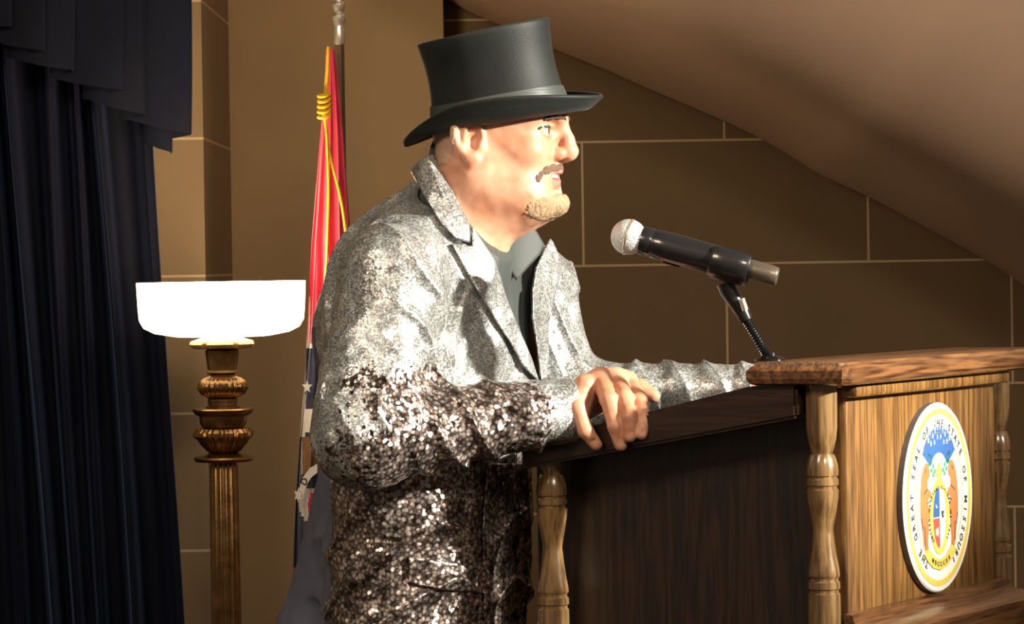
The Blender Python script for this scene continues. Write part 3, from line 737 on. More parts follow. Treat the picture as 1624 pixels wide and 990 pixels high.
def head_sdf(p, hairless=True):
    q = hl(p); m = q.copy(); m[..., 1] = np.abs(q[..., 1]); E = ell
    d = E(m, (.016, 0, .036), (.082, .072, .078))
    d = smin(d, E(m, (.042, 0, -.014), (.058, .061, .076)), .03)
    d = smin(d, E(m, (.066, 0, .030), (.045, .054, .030)), .02)           # forehead
    d = smin(d, E(m, (.0965, .018, .0265), (.0140, .025, .0085)), .010)     # brow ridge
    d = smin(d, E(m, (.0640, .043, -.016), (.028, .021, .020)), .020)     # cheek bone
    d = smin(d, rc(m, (.004, .058, -.050), (.070, .026, -.085), .024, .020), .034)  # jaw
    d = smin(d, E(m, (.035, .028, -.070), (.055, .042, .036)), .03)       # jowl
    d = smin(d, E(m, (.084, 0, -.082), (.026, .027, .019)), .016)         # chin
    d = smin(d, E(m, (.099, 0, -.084), (.0145, .016, .0135)), .010)
    d = smin(d, E(m, (.074, 0, -.044), (.027, .031, .026)), .014)         # muzzle
    # eye socket
    d = smax(d, -E(m, (.108, .034, .0125), (.022, .019, .0125)), .009)
    d = smin(d, E(m, (.0850, .032, .0115), (.0150, .0165, .0140)), .003)  # lids
    d = smax(d, -E(m, (.1010, .0335, .0110), (.0130, .0150, .0046)), .001)   # palpebral opening
    d = smin(d, rc(m, (.0985, .022, .0175), (.089, .045, .0155), .0022, .0022), .003)  # upper lid fold
    # nose
    d = smin(d, rc(m, (.1050, 0, .026), (.1140, 0, .000), .0080, .0088), .007)
    d = smin(d, rc(m, (.1140, 0, .000), (.1155, 0, -.0135), .0088, .0125), .004)
    d = smin(d, E(m, (.1155, 0, -.0165), (.0130, .0118, .0115)), .004)
    d = smin(d, E(m, (.1010, .0140, -.0190), (.0130, .0078, .0095)), .0035)
    d = smax(d, -rc(m, (.0860, .0225, -.010), (.0900, .0245, -.026), .0022, .0028), .004)   # crease behind the wing
    d = smin(d, rc(m, (.112, 0, -.0255), (.098, 0, -.0290), .0045, .004), .003)
    d = smax(d, -E(m, (.1070, .0078, -.0285), (.0065, .0034, .0050)), .002)
    d = smin(d, rc(m, (.088, .030, -.020), (.074, .038, -.045), .007, .006), .012)  # cheek by the mouth
    # lips
    d = smin(d, rc(m, (.1025, 0, -.0400), (.0840, .0250, -.0480), .0056, .0026), .004)
    d = smin(d, rc(m, (.0960, .0, -.0575), (.0820, .0235, -.0510), .0062, .0028), .004)
    d = smax(d, -E(m, (.0920, 0, -.0486), (.0210, .0250, .0045)), .001)
    d = smax(d, -E(m, (.1000, 0, -.0672), (.0085, .020, .0040)), .006)
    # neck and throat
    nb_ = rc(m, (-.004, .018, -.020), (-.036, .024, -.20), .052, .062)
    d = smin(d, nb_, .03)
    d = smin(d, E(m, (.020, 0, -.100), (.045, .046, .030)), .03)
    d = smin(d, rc(m, (-.02, .052, -.02), (.010, .02, -.15), .014, .012), .03)
    # ear
    e = (m-np.array((-.001, .0735, .000)))/1.12; ca, sa = math.cos(.30), -math.sin(.30)
    ef = e[..., 0]*ca+e[..., 1]*sa*.9; es = -e[..., 0]*sa+e[..., 1]*ca; eu = e[..., 2]+.10*e[..., 0]
    ee = np.stack([ef, es, eu], -1)
    outer = E(ee, (-.002, .0075, .004), (.0200, .0070, .0270)); outer = smin(outer, E(ee, (.002, .0065, -.0225), (.0095, .006, .0110)), .006)
    outer = smax(outer, -E(ee, (.0005, .0125, .0055), (.0145, .0065, .0205)), .0025)
    outer = smin(outer, rc(ee, (-.008, .0085, -.010), (-.004, .0085, .016), .0028, .0030), .003)
    outer = smax(outer, -E(ee, (.0055, .0060, -.003), (.0060, .0080, .0075)), .003)
    outer = smin(outer, E(ee, (.0125, .0065, -.006), (.0045, .0045, .0065)), .004)
    d = smin(d, outer, .004)
    d = d + .0005*vnoise(p, 90, 3)+.0006*vnoise(p, 35, 5)
    return d

# shoulder / arm skeleton
SR = PA(624, 442, 4.86); ER = PA(578, 692, 4.79); WR = PA(900, 650, 4.875)
SL = PA(832, 462, 5.17); EL = PA(892, 628, 5.16); WL = PA(1198, 617, 5.06)
NB = PA(728, 330, 5.02)
def torso(p, g=0.0):
    E = ell
    d = E(p, PA(696, 555, 5.03), (.120+g, .168+g, .19+g), TM)
    d = smin(d, rc(p, PA(644, 440, 4.90), PA(800, 446, 5.14), .064+g, .062+g), .05)
    d = smin(d, rc(p, PA(730, 318, 5.02), PA(668, 404, 4.97), .055+g*.6, .056+g), .045)
    d = smin(d, rc(p, PA(752, 345, 5.05), PA(806, 424, 5.13), .050+g*.6, .060+g), .04)
    d = smin(d, E(p, PA(640, 520, 5.03), (.096+g, .150+g, .15+g), TM), .05)
    d = smin(d, E(p, PA(688, 770, 5.05), (.108+g, .165+g, .20+g), TM), .06)
    d = smin(d, E(p, PA(676, 1010, 5.05), (.112+g, .172+g, .26+g), TM), .06)
    return d
def arm_r(p, g=0.0): return smin(rc(p, SR, ER, .066+g, .048+g), rc(p, ER, WR, .046+g, .025+g), .02)
def arm_l(p, g=0.0): return smin(rc(p, SL, EL, .060+g, .040+g), rc(p, EL, WL, .038+g, .023+g), .02)

FG = {'pinky': [((926, 612, 4.866), .0118), ((915, 646, 4.842), .0106), ((929, 684, 4.832), .0096), ((945, 705, 4.838), .0084)],
      'ring': [((952, 600, 4.876), .0124), ((965, 634, 4.836), .0112), ((976, 676, 4.822), .0102), ((984, 705, 4.824), .0088)],
      'middle': [((977, 600, 4.886), .0122), ((991, 630, 4.842), .0108), ((998, 662, 4.818), .0097), ((998, 692, 4.816), .0084)],
      'index': [((996, 606, 4.896), .0118), ((1015, 634, 4.852), .0100), ((1021, 664, 4.826), .0090), ((1017, 688, 4.816), .0079)],
      'thumb': [((942, 640, 4.900), .0160), ((985, 624, 4.922), .0130), ((1014, 614, 4.925), .0112), ((1036, 628, 4.920), .0092)]}
def chain(p, pts, k=.004):
    d = None
    for (a, ra), (b, rb) in zip(pts[:-1], pts[1:]):
        c = rc(p, PA(*a), PA(*b), ra, rb); d = c if d is None else smin(d, c, k)
    return d
def hand_r(p):
    W0 = PA(905, 648, 4.878); d = rc(p, WR, W0, .026, .0255)
    palm = None
    for nme, off in (('pinky', -.004), ('ring', 0), ('middle', .0), ('index', .004)):
        k0 = PA(*FG[nme][0][0]); c = rc(p, W0+np.array((0, (k0[1]-W0[1])*.5, off)), k0, .0185, FG[nme][0][1]+.002)
        palm = c if palm is None else smin(palm, c, .014)
    d = smin(d, palm, .012)
    d = smin(d, rc(p, W0, PA(942, 640, 4.905), .018, .0155), .01)
    for n_ in ('pinky', 'ring', 'middle', 'index'):
        d = smin(d, chain(p, FG[n_]), .0022)
        k0 = PA(*FG[n_][0][0]); d = smin(d, np.sqrt(((p-k0-np.array((0, -.004, .002)))**2).sum(-1))-FG[n_][0][1]*.95, .005)
    d = smin(d, chain(p, FG['thumb']), .006)
    # nail beds
    for n_ in ('pinky', 'ring', 'middle', 'index'):
        t_ = PA(*FG[n_][3][0]); u_ = unit(PA(*FG[n_][2][0])-t_); c = t_+u_*.004+np.array((0, -FG[n_][3][1]*1.02, 0))
        d = smax(d, -ell(p, c, (.0048, .0014, .0060)), .001)
    return d + .0004*vnoise(p, 160, 9)
# left hand lies on the reading board, behind the near rail
LH = WL
def hand_l(p):
    d = rc(p, WL, WL+np.array((.02, .0, -.002)), .024, .022)
    base = WL+np.array((.025, .0, -.004)); fd = np.array((.86, -.30, -.03)); sd = np.array((.30, .86, -.0))
    for i, (o_, ln, r_) in enumerate(((-.030, .040, .0078), (-.010, .052, .0086), (.010, .056, .0090), (.030, .050, .0088))):
        k = base+fd*.060+sd*o_*.9; m_ = k+fd*ln*.55+np.array((0, 0, .004)); t_ = m_+fd*ln*.45+np.array((0, 0, -.008))
        d = smin(d, rc(p, base+sd*o_*.45, k, .015, r_+.003), .01); d = smin(d, rc(p, k, m_, r_+.001, r_), .003); d = smin(d, rc(p, m_, t_, r_, r_*.85), .003)
    t0 = base+fd*.02+sd*.03; t1 = t0+fd*.03+sd*.022; t2 = t1+fd*.025+sd*.004
    d = smin(d, rc(p, t0, t1, .013, .0105), .008); d = smin(d, rc(p, t1, t2, .0105, .009), .004)
    return d
def body(p):
    d = np.full(p.shape[:-1], 9.0)
    X = p[..., 0]; Z = p[..., 2]
    m1 = Z > 1.24
    h_ = np.full(p.shape[:-1], 9.0)
    if m1.any(): h_[m1] = head_sdf(p[m1])
    m0 = (~m1) 
    if m0.any(): h_[m0] = np.maximum(1.30-Z[m0], .03)
    t = torso(p, -.028); d = smin(h_, t, .02)
    d = smin(d, arm_r(p), .02); d = smin(d, arm_l(p), .02)
    near = ((p-WR)**2).sum(-1) < .24**2
    if near.any(): d[near] = smin(d[near], hand_r(p[near]), .004)
    near = ((p-WL)**2).sum(-1) < .26**2
    if near.any(): d[near] = smin(d[near], hand_l(p[near]), .006)
    # legs continue under the trousers
    for s_ in (1, -1):
        hip = np.array((*(PA(672, 900, 5.04)[:2]+TR[:2]*.07*s_), .82)); kn_ = hip+np.array((.02, 0, -.40)); an_ = kn_+np.array((-.03, 0, -.38))
        d = smin(d, rc(p, hip, kn_, .070, .052), .03); d = smin(d, rc(p, kn_, an_, .055, .038), .02)
    return d

person = empty('person', (P(672, 900, 5.04).x, 5.04, 0))
tag(person, 'man in black top hat and silver sequined jacket, hand on the lectern rail', 'person')
class Root: pass
def to_person(o):
    o.parent = person; o.matrix_parent_inverse = Matrix.Translation(-Vector(person.location)); return o
person_inv = Matrix.Translation(-Vector(person.location))

# ---- materials of the speaker
def skin_mat():
    m, N, L, b = newmat('skin'); tc = N.new('ShaderNodeTexCoord')
    n1 = N.new('ShaderNodeTexNoise'); n1.inputs['Scale'].default_value = 26; n1.inputs['Detail'].default_value = 6; L.new(tc.outputs['Object'], n1.inputs['Vector'])
    cr = N.new('ShaderNodeValToRGB'); e = cr.color_ramp.elements
    e[0].position = .35; e[0].color = (.47, .205, .115, 1); e[1].position = .68; e[1].color = (.66, .36, .235, 1)
    L.new(n1.outputs[0], cr.inputs[0]); L.new(cr.outputs[0], b.inputs['Base Color'])
    b.inputs['Roughness'].default_value = .48; b.inputs['Subsurface Weight'].default_value = .12; b.inputs['Subsurface Radius'].default_value = (.012, .004, .002); b.inputs['Subsurface Scale'].default_value = .5
    n2 = N.new('ShaderNodeTexNoise'); n2.inputs['Scale'].default_value = 420; n2.inputs['Detail'].default_value = 4; L.new(tc.outputs['Object'], n2.inputs['Vector'])
    bp = N.new('ShaderNodeBump'); bp.inputs['Strength'].default_value = .25; bp.inputs['Distance'].default_value = .0008; L.new(n2.outputs[0], bp.inputs['Height']); L.new(bp.outputs[0], b.inputs['Normal'])
    return m
M['skin'] = skin_mat()
M['lip'] = pm('lip_skin', (.60, .20, .16), .4, var=.08, vscale=60)
def seq_mat(name, c1, c2, scale, tilt, rough, metal=.8, patch=.3, gap=.25):
    m, N, L, b = newmat(name); tc = N.new('ShaderNodeTexCoord'); geo = N.new('ShaderNodeNewGeometry')
    vo = N.new('ShaderNodeTexVoronoi'); vo.inputs['Scale'].default_value = scale; L.new(tc.outputs['Object'], vo.inputs['Vector'])
    # patches where the sequins lie brushed the same way, and patches where they stand apart
    pn = N.new('ShaderNodeTexNoise'); pn.inputs['Scale'].default_value = 13; pn.inputs['Detail'].default_value = 3; pn.inputs['Distortion'].default_value = .8
    mpn = N.new('ShaderNodeMapping'); mpn.inputs['Scale'].default_value = (1, 1, .7); L.new(tc.outputs['Object'], mpn.inputs[0]); L.new(mpn.outputs[0], pn.inputs['Vector'])
    sub = N.new('ShaderNodeVectorMath'); sub.operation = 'SUBTRACT'; sub.inputs[1].default_value = (.5, .5, .5); L.new(vo.outputs['Color'], sub.inputs[0])
    amt = N.new('ShaderNodeMapRange'); amt.inputs['From Min'].default_value = .38; amt.inputs['From Max'].default_value = .66; amt.inputs['To Min'].default_value = tilt*.35; amt.inputs['To Max'].default_value = tilt; L.new(pn.outputs[0], amt.inputs[0])
    sc = N.new('ShaderNodeVectorMath'); sc.operation = 'SCALE'; L.new(sub.outputs[0], sc.inputs[0]); L.new(amt.outputs[0], sc.inputs['Scale'])
    # broad ripples
    rn = N.new('ShaderNodeTexNoise'); rn.inputs['Scale'].default_value = 30; rn.inputs['Detail'].default_value = 5; L.new(tc.outputs['Object'], rn.inputs['Vector'])
    s2 = N.new('ShaderNodeVectorMath'); s2.operation = 'SUBTRACT'; s2.inputs[1].default_value = (.5, .5, .5); L.new(rn.outputs['Color'], s2.inputs[0])
    s3 = N.new('ShaderNodeVectorMath'); s3.operation = 'SCALE'; s3.inputs['Scale'].default_value = .95; L.new(s2.outputs[0], s3.inputs[0])
    a1 = N.new('ShaderNodeVectorMath'); L.new(geo.outputs['Normal'], a1.inputs[0]); L.new(sc.outputs[0], a1.inputs[1])
    a2 = N.new('ShaderNodeVectorMath'); L.new(a1.outputs[0], a2.inputs[0]); L.new(s3.outputs[0], a2.inputs[1])
    nn = N.new('ShaderNodeVectorMath'); nn.operation = 'NORMALIZE'; L.new(a2.outputs[0], nn.inputs[0]); L.new(nn.outputs[0], b.inputs['Normal'])
    cr = N.new('ShaderNodeValToRGB'); e = cr.color_ramp.elements; e[0].color = (*c1, 1); e[1].color = (*c2, 1); e[0].position = .25; e[1].position = .8
    sp_ = N.new('ShaderNodeSeparateColor'); L.new(vo.outputs['Color'], sp_.inputs[0]); L.new(sp_.outputs[0], cr.inputs[0])
    # dark thread between sequins
    dm = N.new('ShaderNodeMapRange'); dm.inputs['From Min'].default_value = .42; dm.inputs['From Max'].default_value = .62; dm.inputs['To Min'].default_value = 1; dm.inputs['To Max'].default_value = gap
    L.new(vo.outputs['Distance'], dm.inputs[0])
    mx = N.new('ShaderNodeMix'); mx.data_type = 'RGBA'; mx.blend_type = 'MULTIPLY'; mx.inputs[0].default_value = 1; L.new(cr.outputs[0], mx.inputs[6]); L.new(dm.outputs[0], mx.inputs[7])
    p2 = N.new('ShaderNodeTexNoise'); p2.inputs['Scale'].default_value = 17; p2.inputs['Detail'].default_value = 7; p2.inputs['Roughness'].default_value = .7; p2.inputs['Distortion'].default_value = 1.2; L.new(tc.outputs['Object'], p2.inputs['Vector'])
    pr_ = N.new('ShaderNodeMapRange'); pr_.inputs['From Min'].default_value = .44; pr_.inputs['From Max'].default_value = .60; pr_.inputs['To Min'].default_value = 1-patch; L.new(p2.outputs[0], pr_.inputs[0])
    m3 = N.new('ShaderNodeMix'); m3.data_type = 'RGBA'; m3.blend_type = 'MULTIPLY'; m3.inputs[0].default_value = 1; L.new(mx.outputs[2], m3.inputs[6]); L.new(pr_.outputs[0], m3.inputs[7])
    L.new(m3.outputs[2], b.inputs['Base Color']); b.inputs['Metallic'].default_value = metal; b.inputs['Roughness'].default_value = rough
    return m
M['sequin'] = seq_mat('warm_lit_sequins', (.34, .25, .21), (.92, .78, .70), 195, 1.05, .28, .72, .65)  # larger silver sequins; rose-bronze tint bakes in warm ambient reflections
M['sequin_fine'] = seq_mat('fine_sequins', (.52, .54, .54), (.92, .95, .93), 430, .34, .38, .60, .38, .5)
M['stubble'] = pm('cropped_hair', (.50, .31, .21), .6, var=.15, vscale=500, bump=.5, bscale=900)
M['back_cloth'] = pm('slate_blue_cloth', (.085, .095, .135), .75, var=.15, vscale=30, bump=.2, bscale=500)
M['shirt'] = pm('dark_green_shirt', (.030, .040, .038), .6, var=.15, vscale=20, bump=.15, bscale=500, sheen=.2)
M['felt'] = pm('black_felt', (.0065, .0095, .0085), .6, var=.6, vscale=14, bump=.15, bscale=300, spec=.32, sheen=.05)
M['ribbon'] = pm('grosgrain_ribbon', (.038, .048, .044), .5, var=.08, vscale=60, bump=.2, bscale=400, stretch=(.1, .1, 1))
M['hair'] = pm('dark_hair', (.15, .085, .05), .6, var=.3, vscale=300, bump=.8, bscale=900)
M['brow'] = pm('dark_brow_hair', (.06, .035, .022), .6, var=.3, vscale=300, bump=.5, bscale=900)
M['beard'] = pm('greying_beard', (.37, .24, .135), .7, var=.2, vscale=160, bump=.6, bscale=900, stretch=(1, 1, .3))
M['teeth'] = pm('teeth', (.78, .72, .60), .3, var=.03)
M['eye'] = pm('eye_white', (.70, .66, .60), .2, var=.02)
M['iris'] = pm('brown_iris', (.12, .07, .035), .2, var=.2, vscale=400)
M['trouser'] = pm('black_trousers', (.012, .012, .014), .75, var=.2, bump=.2)
M['leather'] = pm('black_leather', (.012, .011, .010), .3, coat=.4)


def add(o): return to_person(o)
add(sculpt('body', body, (-.33, 4.60, .04), (.48, 5.36, 1.70), .0020, [M['skin'], M['lip']], None,
    matfn=lambda c: ((np.abs(hl(c)[:, 2]+.0485) < .0125) & (np.abs(hl(c)[:, 1]) < .026) & (hl(c)[:, 0] > .085) & (hl(c)[:, 2] < -.0375) & (c[:, 2] > 1.3)).astype(int)))

def mir(p):
    q = hl(p); q[..., 1] = np.abs(q[..., 1]); return H0+q@HM.T
def hair_part(name, poly, off, mat, lo, hi, h=.0012, nz=.0006, nsc=600, inner=.003, side=0):
    def f(p):
        m = mir(p); hd = head_sdf(p)
        d = smax(hd-off+nz*vnoise(p*np.array((1, 1, .35)), nsc, 2)*2, poly_px(m, poly)+.0016*vnoise(p, 350, 4)+.0016*vnoise(p, 130, 7), .0015)
        d = np.maximum(d, -(hd+inner))
        return d if side == 0 else smax(d, .007-side*hl(p)[..., 1], .002)
    return add(sculpt(name, f, lo, hi, h, [mat], None, relax=1, slack=2.2))
def hb(pts, pad=.02):
    a = np.array(pts); return a.min(0)-pad, a.max(0)+pad
for sd_ in (1, -1): hair_part('eyebrow', [(851, 195), (858, 189), (870, 185), (884, 183), (898, 184), (898, 190), (882, 190), (868, 192)], .0014, M['brow'], *hb([hw(.08, -.06, .02), hw(.12, .06, .05)], .012), nz=.0003, side=sd_)
for sd_ in (1, -1): hair_part('eyelashes', [(848, 208), (854, 202.5), (863, 199), (873, 199), (878, 201), (872, 202.3), (863, 202.3), (856, 205.5)], .0011, M['brow'], *hb([hw(.07, -.06, -.005), hw(.11, .06, .03)], .01), h=.0009, nz=.0001, side=sd_)
hair_part('moustache', [(850, 288), (847, 281), (856, 271), (868, 263), (880, 260), (892, 261), (898, 268), (884, 271), (872, 275), (862, 280), (856, 288)], .0011, M['hair'], *hb([hw(.07, -.04, -.055), hw(.115, .04, -.025)], .01))
hair_part('beard', [(832, 338), (838, 323), (852, 316), (868, 312), (885, 309), (898, 309), (912, 318), (908, 336), (890, 352), (868, 352), (845, 346)], .0011, M['beard'], *hb([hw(.04, -.05, -.11), hw(.125, .05, -.065)], .012))
hair_part('cropped_hair', [(660, 150), (660, 250), (690, 266), (710, 262), (719, 240), (722, 210), (727, 190), (740, 150)], .0010, M['stubble'], *hb([hw(-.09, -.085, -.03), hw(.05, .085, .08)], .012), h=.002, nz=.0002)
for s_ in (1, -1):
    mb = MB(); bmesh.ops.create_uvsphere(mb.bm, u_segments=32, v_segments=24, radius=.0128)
    Rm = Vector((.98, -.19, .02)).to_track_quat('Z', 'Y').to_matrix()
    c = Vector(hw(.0850, .032*s_, .0113))
    for v in mb.bm.verts: v.co = Rm @ v.co + c
    e = mb.done('eye', [M['eye'], M['iris'], M['ink']]); add(e)
    gz = Rm @ Vector((0, 0, 1))
    for p in e.data.polygons:
        a = (Vector(p.center)-c).normalized().dot(gz)
        p.material_index = 2 if a > .985 else (1 if a > .88 else 0)
def teeth(p):
    m = hl(p); y = np.abs(m[..., 1])
    r = np.sqrt((m[..., 0]-.0745)**2+(m[..., 1]*.95)**2)
    d = np.maximum(np.abs(r-.0225)-.0025, np.abs(m[..., 2]+.0462)-.0036)
    d = np.maximum(d, .078-m[..., 0]); ang = np.arctan2(m[..., 1], m[..., 0]-.0745)
    return d + .0010*np.abs(np.sin(ang*8.5+PI/2))**8 - .0006
add(sculpt('teeth', teeth, *hb([hw(.07, -.03, -.055), hw(.105, .03, -.038)], .008), .0010, [M['teeth']], None, relax=1, slack=2))

# ---- clothing
def ridge(x): return 1-np.abs(np.sin(x))
def sleeve_r(p):
    d = smin(rc(p, SR, ER, .071, .062), rc(p, ER, WR, .060, .0400), .03)
    ba = WR-ER; t = ((p-ER)@ba)/(ba@ba); tt = np.clip(t, -.3, 1.2)
    w1 = vnoise(p, 14, 1)*1.2
    fo = ridge((p[..., 0]*.80+p[..., 2]*.62+p[..., 1]*.3)*PI/.052+w1*1.3)**2*.0085*np.clip((t+.05)*3, 0, 1)*np.clip((1.02-t)*5, .15, 1)
    ba2 = ER-SR; t2 = ((p-SR)@ba2)/(ba2@ba2)
    f2 = ridge((p[..., 0]*1.0-p[..., 2]*.25+p[..., 1]*.5)*PI/.060+w1*1.8)**2*.0085*np.clip(t2*1.6, 0, 1)*np.clip((1.25-t2)*3, 0, 1)
    el = np.sqrt(((p-ER)**2).sum(-1)); f3 = ridge(el*PI/.030+w1)*.004*np.clip(1-el/.15, 0, 1)
    w_ = np.clip(t*3, 0, 1)
    return d - (fo*w_+f2*(1-w_)) - f3 + .0012*vnoise(p, 70, 8)
def sleeve_l(p):
    d = smin(rc(p, SL, EL, .070, .050), rc(p, EL, WL-np.array((.0, 0, 0)), .046, .032), .03)
    fo = ridge((p[..., 0]*.9+p[..., 2]*.5)*PI/.042+vnoise(p, 16, 2)*1.3)**2*.007
    return d-fo+.001*vnoise(p, 70, 8)
AXR = unit(WR-ER); AXL = unit(WL-EL)
VOPEN = [(684, 238), (703, 274), (741, 348), (787, 415), (804, 474), (824, 522), (844, 569), (856, 606), (852, 560), (843, 505), (842, 460), (848, 425), (862, 398), (872, 376), (880, 340), (860, 300), (800, 240), (740, 200), (690, 200)]
NECKC = PA(745, 300, 5.01)
def neckcap(p, g):
    m = hl(p); m[..., 1] = np.abs(m[..., 1]); return rc(m, (-.004, .018, -.020), (-.036, .024, -.20), .052+g, .062+g)
def jbase(p):
    d = torso(p, 0.0)
    # blazer skirt flares out over the hips, vent lifts at the back
    d = smin(d, rc(p, PA(580, 760, 5.10), PA(526, 1020, 5.10), .062, .072), .06)
    d = smin(d, rc(p, PA(526, 1020, 5.10), PA(518, 1180, 5.10), .072, .076), .03)
    q = (p-PA(685, 700, 5.03))@TM
    wv = vnoise(p*np.array((1, 1, .45)), 13, 21)
    f = ridge((q[..., 0]*.75+q[..., 1]*.85)*PI/.085+wv*2.2+q[..., 2]*5)**2*.008
    low = np.clip((1.15-p[..., 2])*6, 0, 1)
    f2 = ridge((q[..., 2]*1.0-q[..., 0]*.45)*PI/.070+wv*2.4)**2*.009*low
    tl = np.clip((-.10-q[..., 0])*16, 0, 1)*.85
    d = d-(f*(1-.6*low)+f2)*(1-tl)+.0015*vnoise(p, 55, 6)
    return d
def jacket(p):
    d = jbase(p)
    for sl_, W_, A_, r0 in ((sleeve_r, WR, AXR, .0335), (sleeve_l, WL, AXL, .0275)):
        e_ = smax(sl_(p), (p-W_)@A_-.004, .002); e_ = smax(e_, -rc(p, W_-A_*.030, W_+A_*.06, r0, r0+.002), .002)
        d = smin(d, e_, .012)
    # neck hole and front opening
    t = torso(p, -.024)
    d = smax(d, -neckcap(p, .012), .006)
    op = poly_px(p, VOPEN); back = p[..., 1]-5.18
    d = smax(d, -np.maximum(np.maximum(op, back), -(t)), .003)
    d = np.maximum(d, .70-p[..., 2])
    return d
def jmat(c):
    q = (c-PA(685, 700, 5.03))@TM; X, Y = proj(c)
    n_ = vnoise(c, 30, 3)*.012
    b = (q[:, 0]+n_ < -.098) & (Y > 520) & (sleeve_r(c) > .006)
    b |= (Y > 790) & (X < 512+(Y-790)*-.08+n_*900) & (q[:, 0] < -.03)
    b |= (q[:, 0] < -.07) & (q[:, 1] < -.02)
    dz_ = .045*vnoise(c, 210, 11)+.03*vnoise(c, 90, 12)
    low = (c[:, 2] < 1.115+.05*vnoise(c, 22, 5)+dz_) | ((sleeve_r(c) < .008) & (((c-ER)@AXR) > -.01+.05*vnoise(c, 25, 6)+dz_*1.3) & (((c-ER)@AXR) < .24+dz_) & (c[:, 2] < 1.225+.03*vnoise(c, 30, 2)+dz_))
    return np.where(b, 1, np.where(low, 0, 2))
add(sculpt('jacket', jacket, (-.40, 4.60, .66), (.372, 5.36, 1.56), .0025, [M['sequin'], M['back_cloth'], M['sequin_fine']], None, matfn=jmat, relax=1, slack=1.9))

cl_dir = unit(PA(797, 392, 4.96)-PA(690, 250, 4.96)); cl_n = unit(np.cross(cl_dir, TR)); cl_n = cl_n*np.sign(cl_n[2])
def on_jacket(name, poly, off, mat, lo, hi, h=.002, ymax=5.14, base=None, k=.002):
    base = base or jbase
    def f(p):
        j = base(p); d = smax(j-off, poly_px(p, poly), k); d = np.maximum(d, -(j+.006)); return np.maximum(d, p[..., 1]-ymax)
    return add(sculpt(name, f, lo, hi, h, [mat], None, slack=2.0))
L1, H1 = (-.14, 4.72, 1.15), (.02, 5.16, 1.52)
on_jacket('collar', [(686, 244), (668, 252), (650, 270), (674, 313), (698, 352), (722, 378), (746, 386), (744, 352), (722, 310), (703, 274)], .011, M['sequin_fine'], *hb([PA(640, 235, 4.8), PA(755, 400, 5.12)], .015), ymax=5.16, base=lambda p: smin(jbase(p), smax(neckcap(p, .016), (p-PA(741, 340, 4.96))@cl_n-.004, .003), .02))
on_jacket('lapel', [(716, 386), (730, 412), (744, 440), (765, 474), (785, 508), (808, 543), (828, 580), (856, 608), (844, 569), (824, 522), (804, 474), (787, 415), (748, 358), (749, 391)], .009, M['sequin_fine'], *hb([PA(710, 345, 4.8), PA(860, 612, 5.1)], .015))
on_jacket('lapel', [(864, 392), (878, 404), (887, 440), (878, 480), (874, 540), (876, 604), (858, 606), (853, 560), (845, 505), (844, 460), (850, 425)], .008, M['sequin_fine'], *hb([PA(835, 385, 4.85), PA(890, 615, 5.25)], .015), ymax=5.26)
on_jacket('pocket_flap', [(646, 884), (700, 889), (800, 904), (804, 944), (700, 936), (648, 926)], .006, M['sequin'], *hb([PA(640, 875, 4.8), PA(810, 950, 5.1)], .015))
on_jacket('front_edge', [(768, 735), (772, 735), (764, 845), (768, 990), (782, 1150), (860, 1150), (850, 990), (838, 735)], .006, M['sequin'], *hb([PA(745, 730, 4.8), PA(870, 1160, 5.1)], .015))
def cuff(p):
    d = sleeve_r(p)-.001; t_ = (p-WR)@AXR; near = np.sqrt(((p-WR)**2).sum(-1))-.12
    d = rc(p, WR-AXR*.05, WR+AXR*.004, .0425, .0435)-.0012*np.sin(np.arctan2(p[..., 1]-WR[1], p[..., 2]-WR[2])*5+vnoise(p, 30, 1)*2)
    d = np.maximum(d, t_-.006); d = np.maximum(d, -.050-t_); return smax(d, -rc(p, WR-AXR*.06, WR+AXR*.06, .0360, .0360), .002)
add(sculpt('cuff', cuff, *hb([WR-AXR*.06, WR+AXR*.02], .06), .0018, [M['sequin_fine']], None))

# shirt with open collar
def shirt(p):
    d = torso(p, -.014)
    q = p.copy(); nk = neckcap(p, .011)
    st_ = np.maximum(nk, ((p-PA(741, 330, 4.96))@cl_n)-.004)
    d = smin(d, st_, .006)
    d = smax(d, -rc(p, hw(-.012, 0, -.01), hw(-.045, 0, -.16), .0765, .083), .002) if False else d
    fd_ = ridge(((p-NB)@TR)*PI/.045+vnoise(p, 20, 5)*1.5)**3*.004
    d = d-fd_*np.clip((1.40-p[..., 2])*12, 0, 1)
    # open throat
    thr = poly_px(p, [(792, 396), (800, 376), (818, 350), (800, 300), (760, 300)])
    d = smax(d, -np.maximum(thr, p[..., 1]-5.04), .003)
    return np.maximum(d, .80-p[..., 2])
add(sculpt('shirt', shirt, (-.30, 4.75, .78), (.12, 5.32, 1.56), .003, [M['shirt']], None))
def wing(poly, name, c0, nrm, th, lo, hi, bend=0):
    nrm = unit(nrm)
    def f(p):
        X, Y = proj(p); a = (p-c0)@nrm + bend*((X-830)/40.)**2
        return smax(np.abs(a)-th, poly_px(p, poly), .003)
    return add(sculpt(name, f, lo, hi, .0018, [M['shirt']], None, slack=2))
wing([(794, 394), (801, 374), (820, 352), (839, 352), (851, 366), (864, 388), (857, 404), (838, 424), (819, 446), (806, 428)], 'shirt_collar', PA(828, 395, 4.985), (.42, -.90, .12), .0032, *hb([PA(785, 345, 4.93), PA(870, 450, 5.05)], .03), bend=.006)

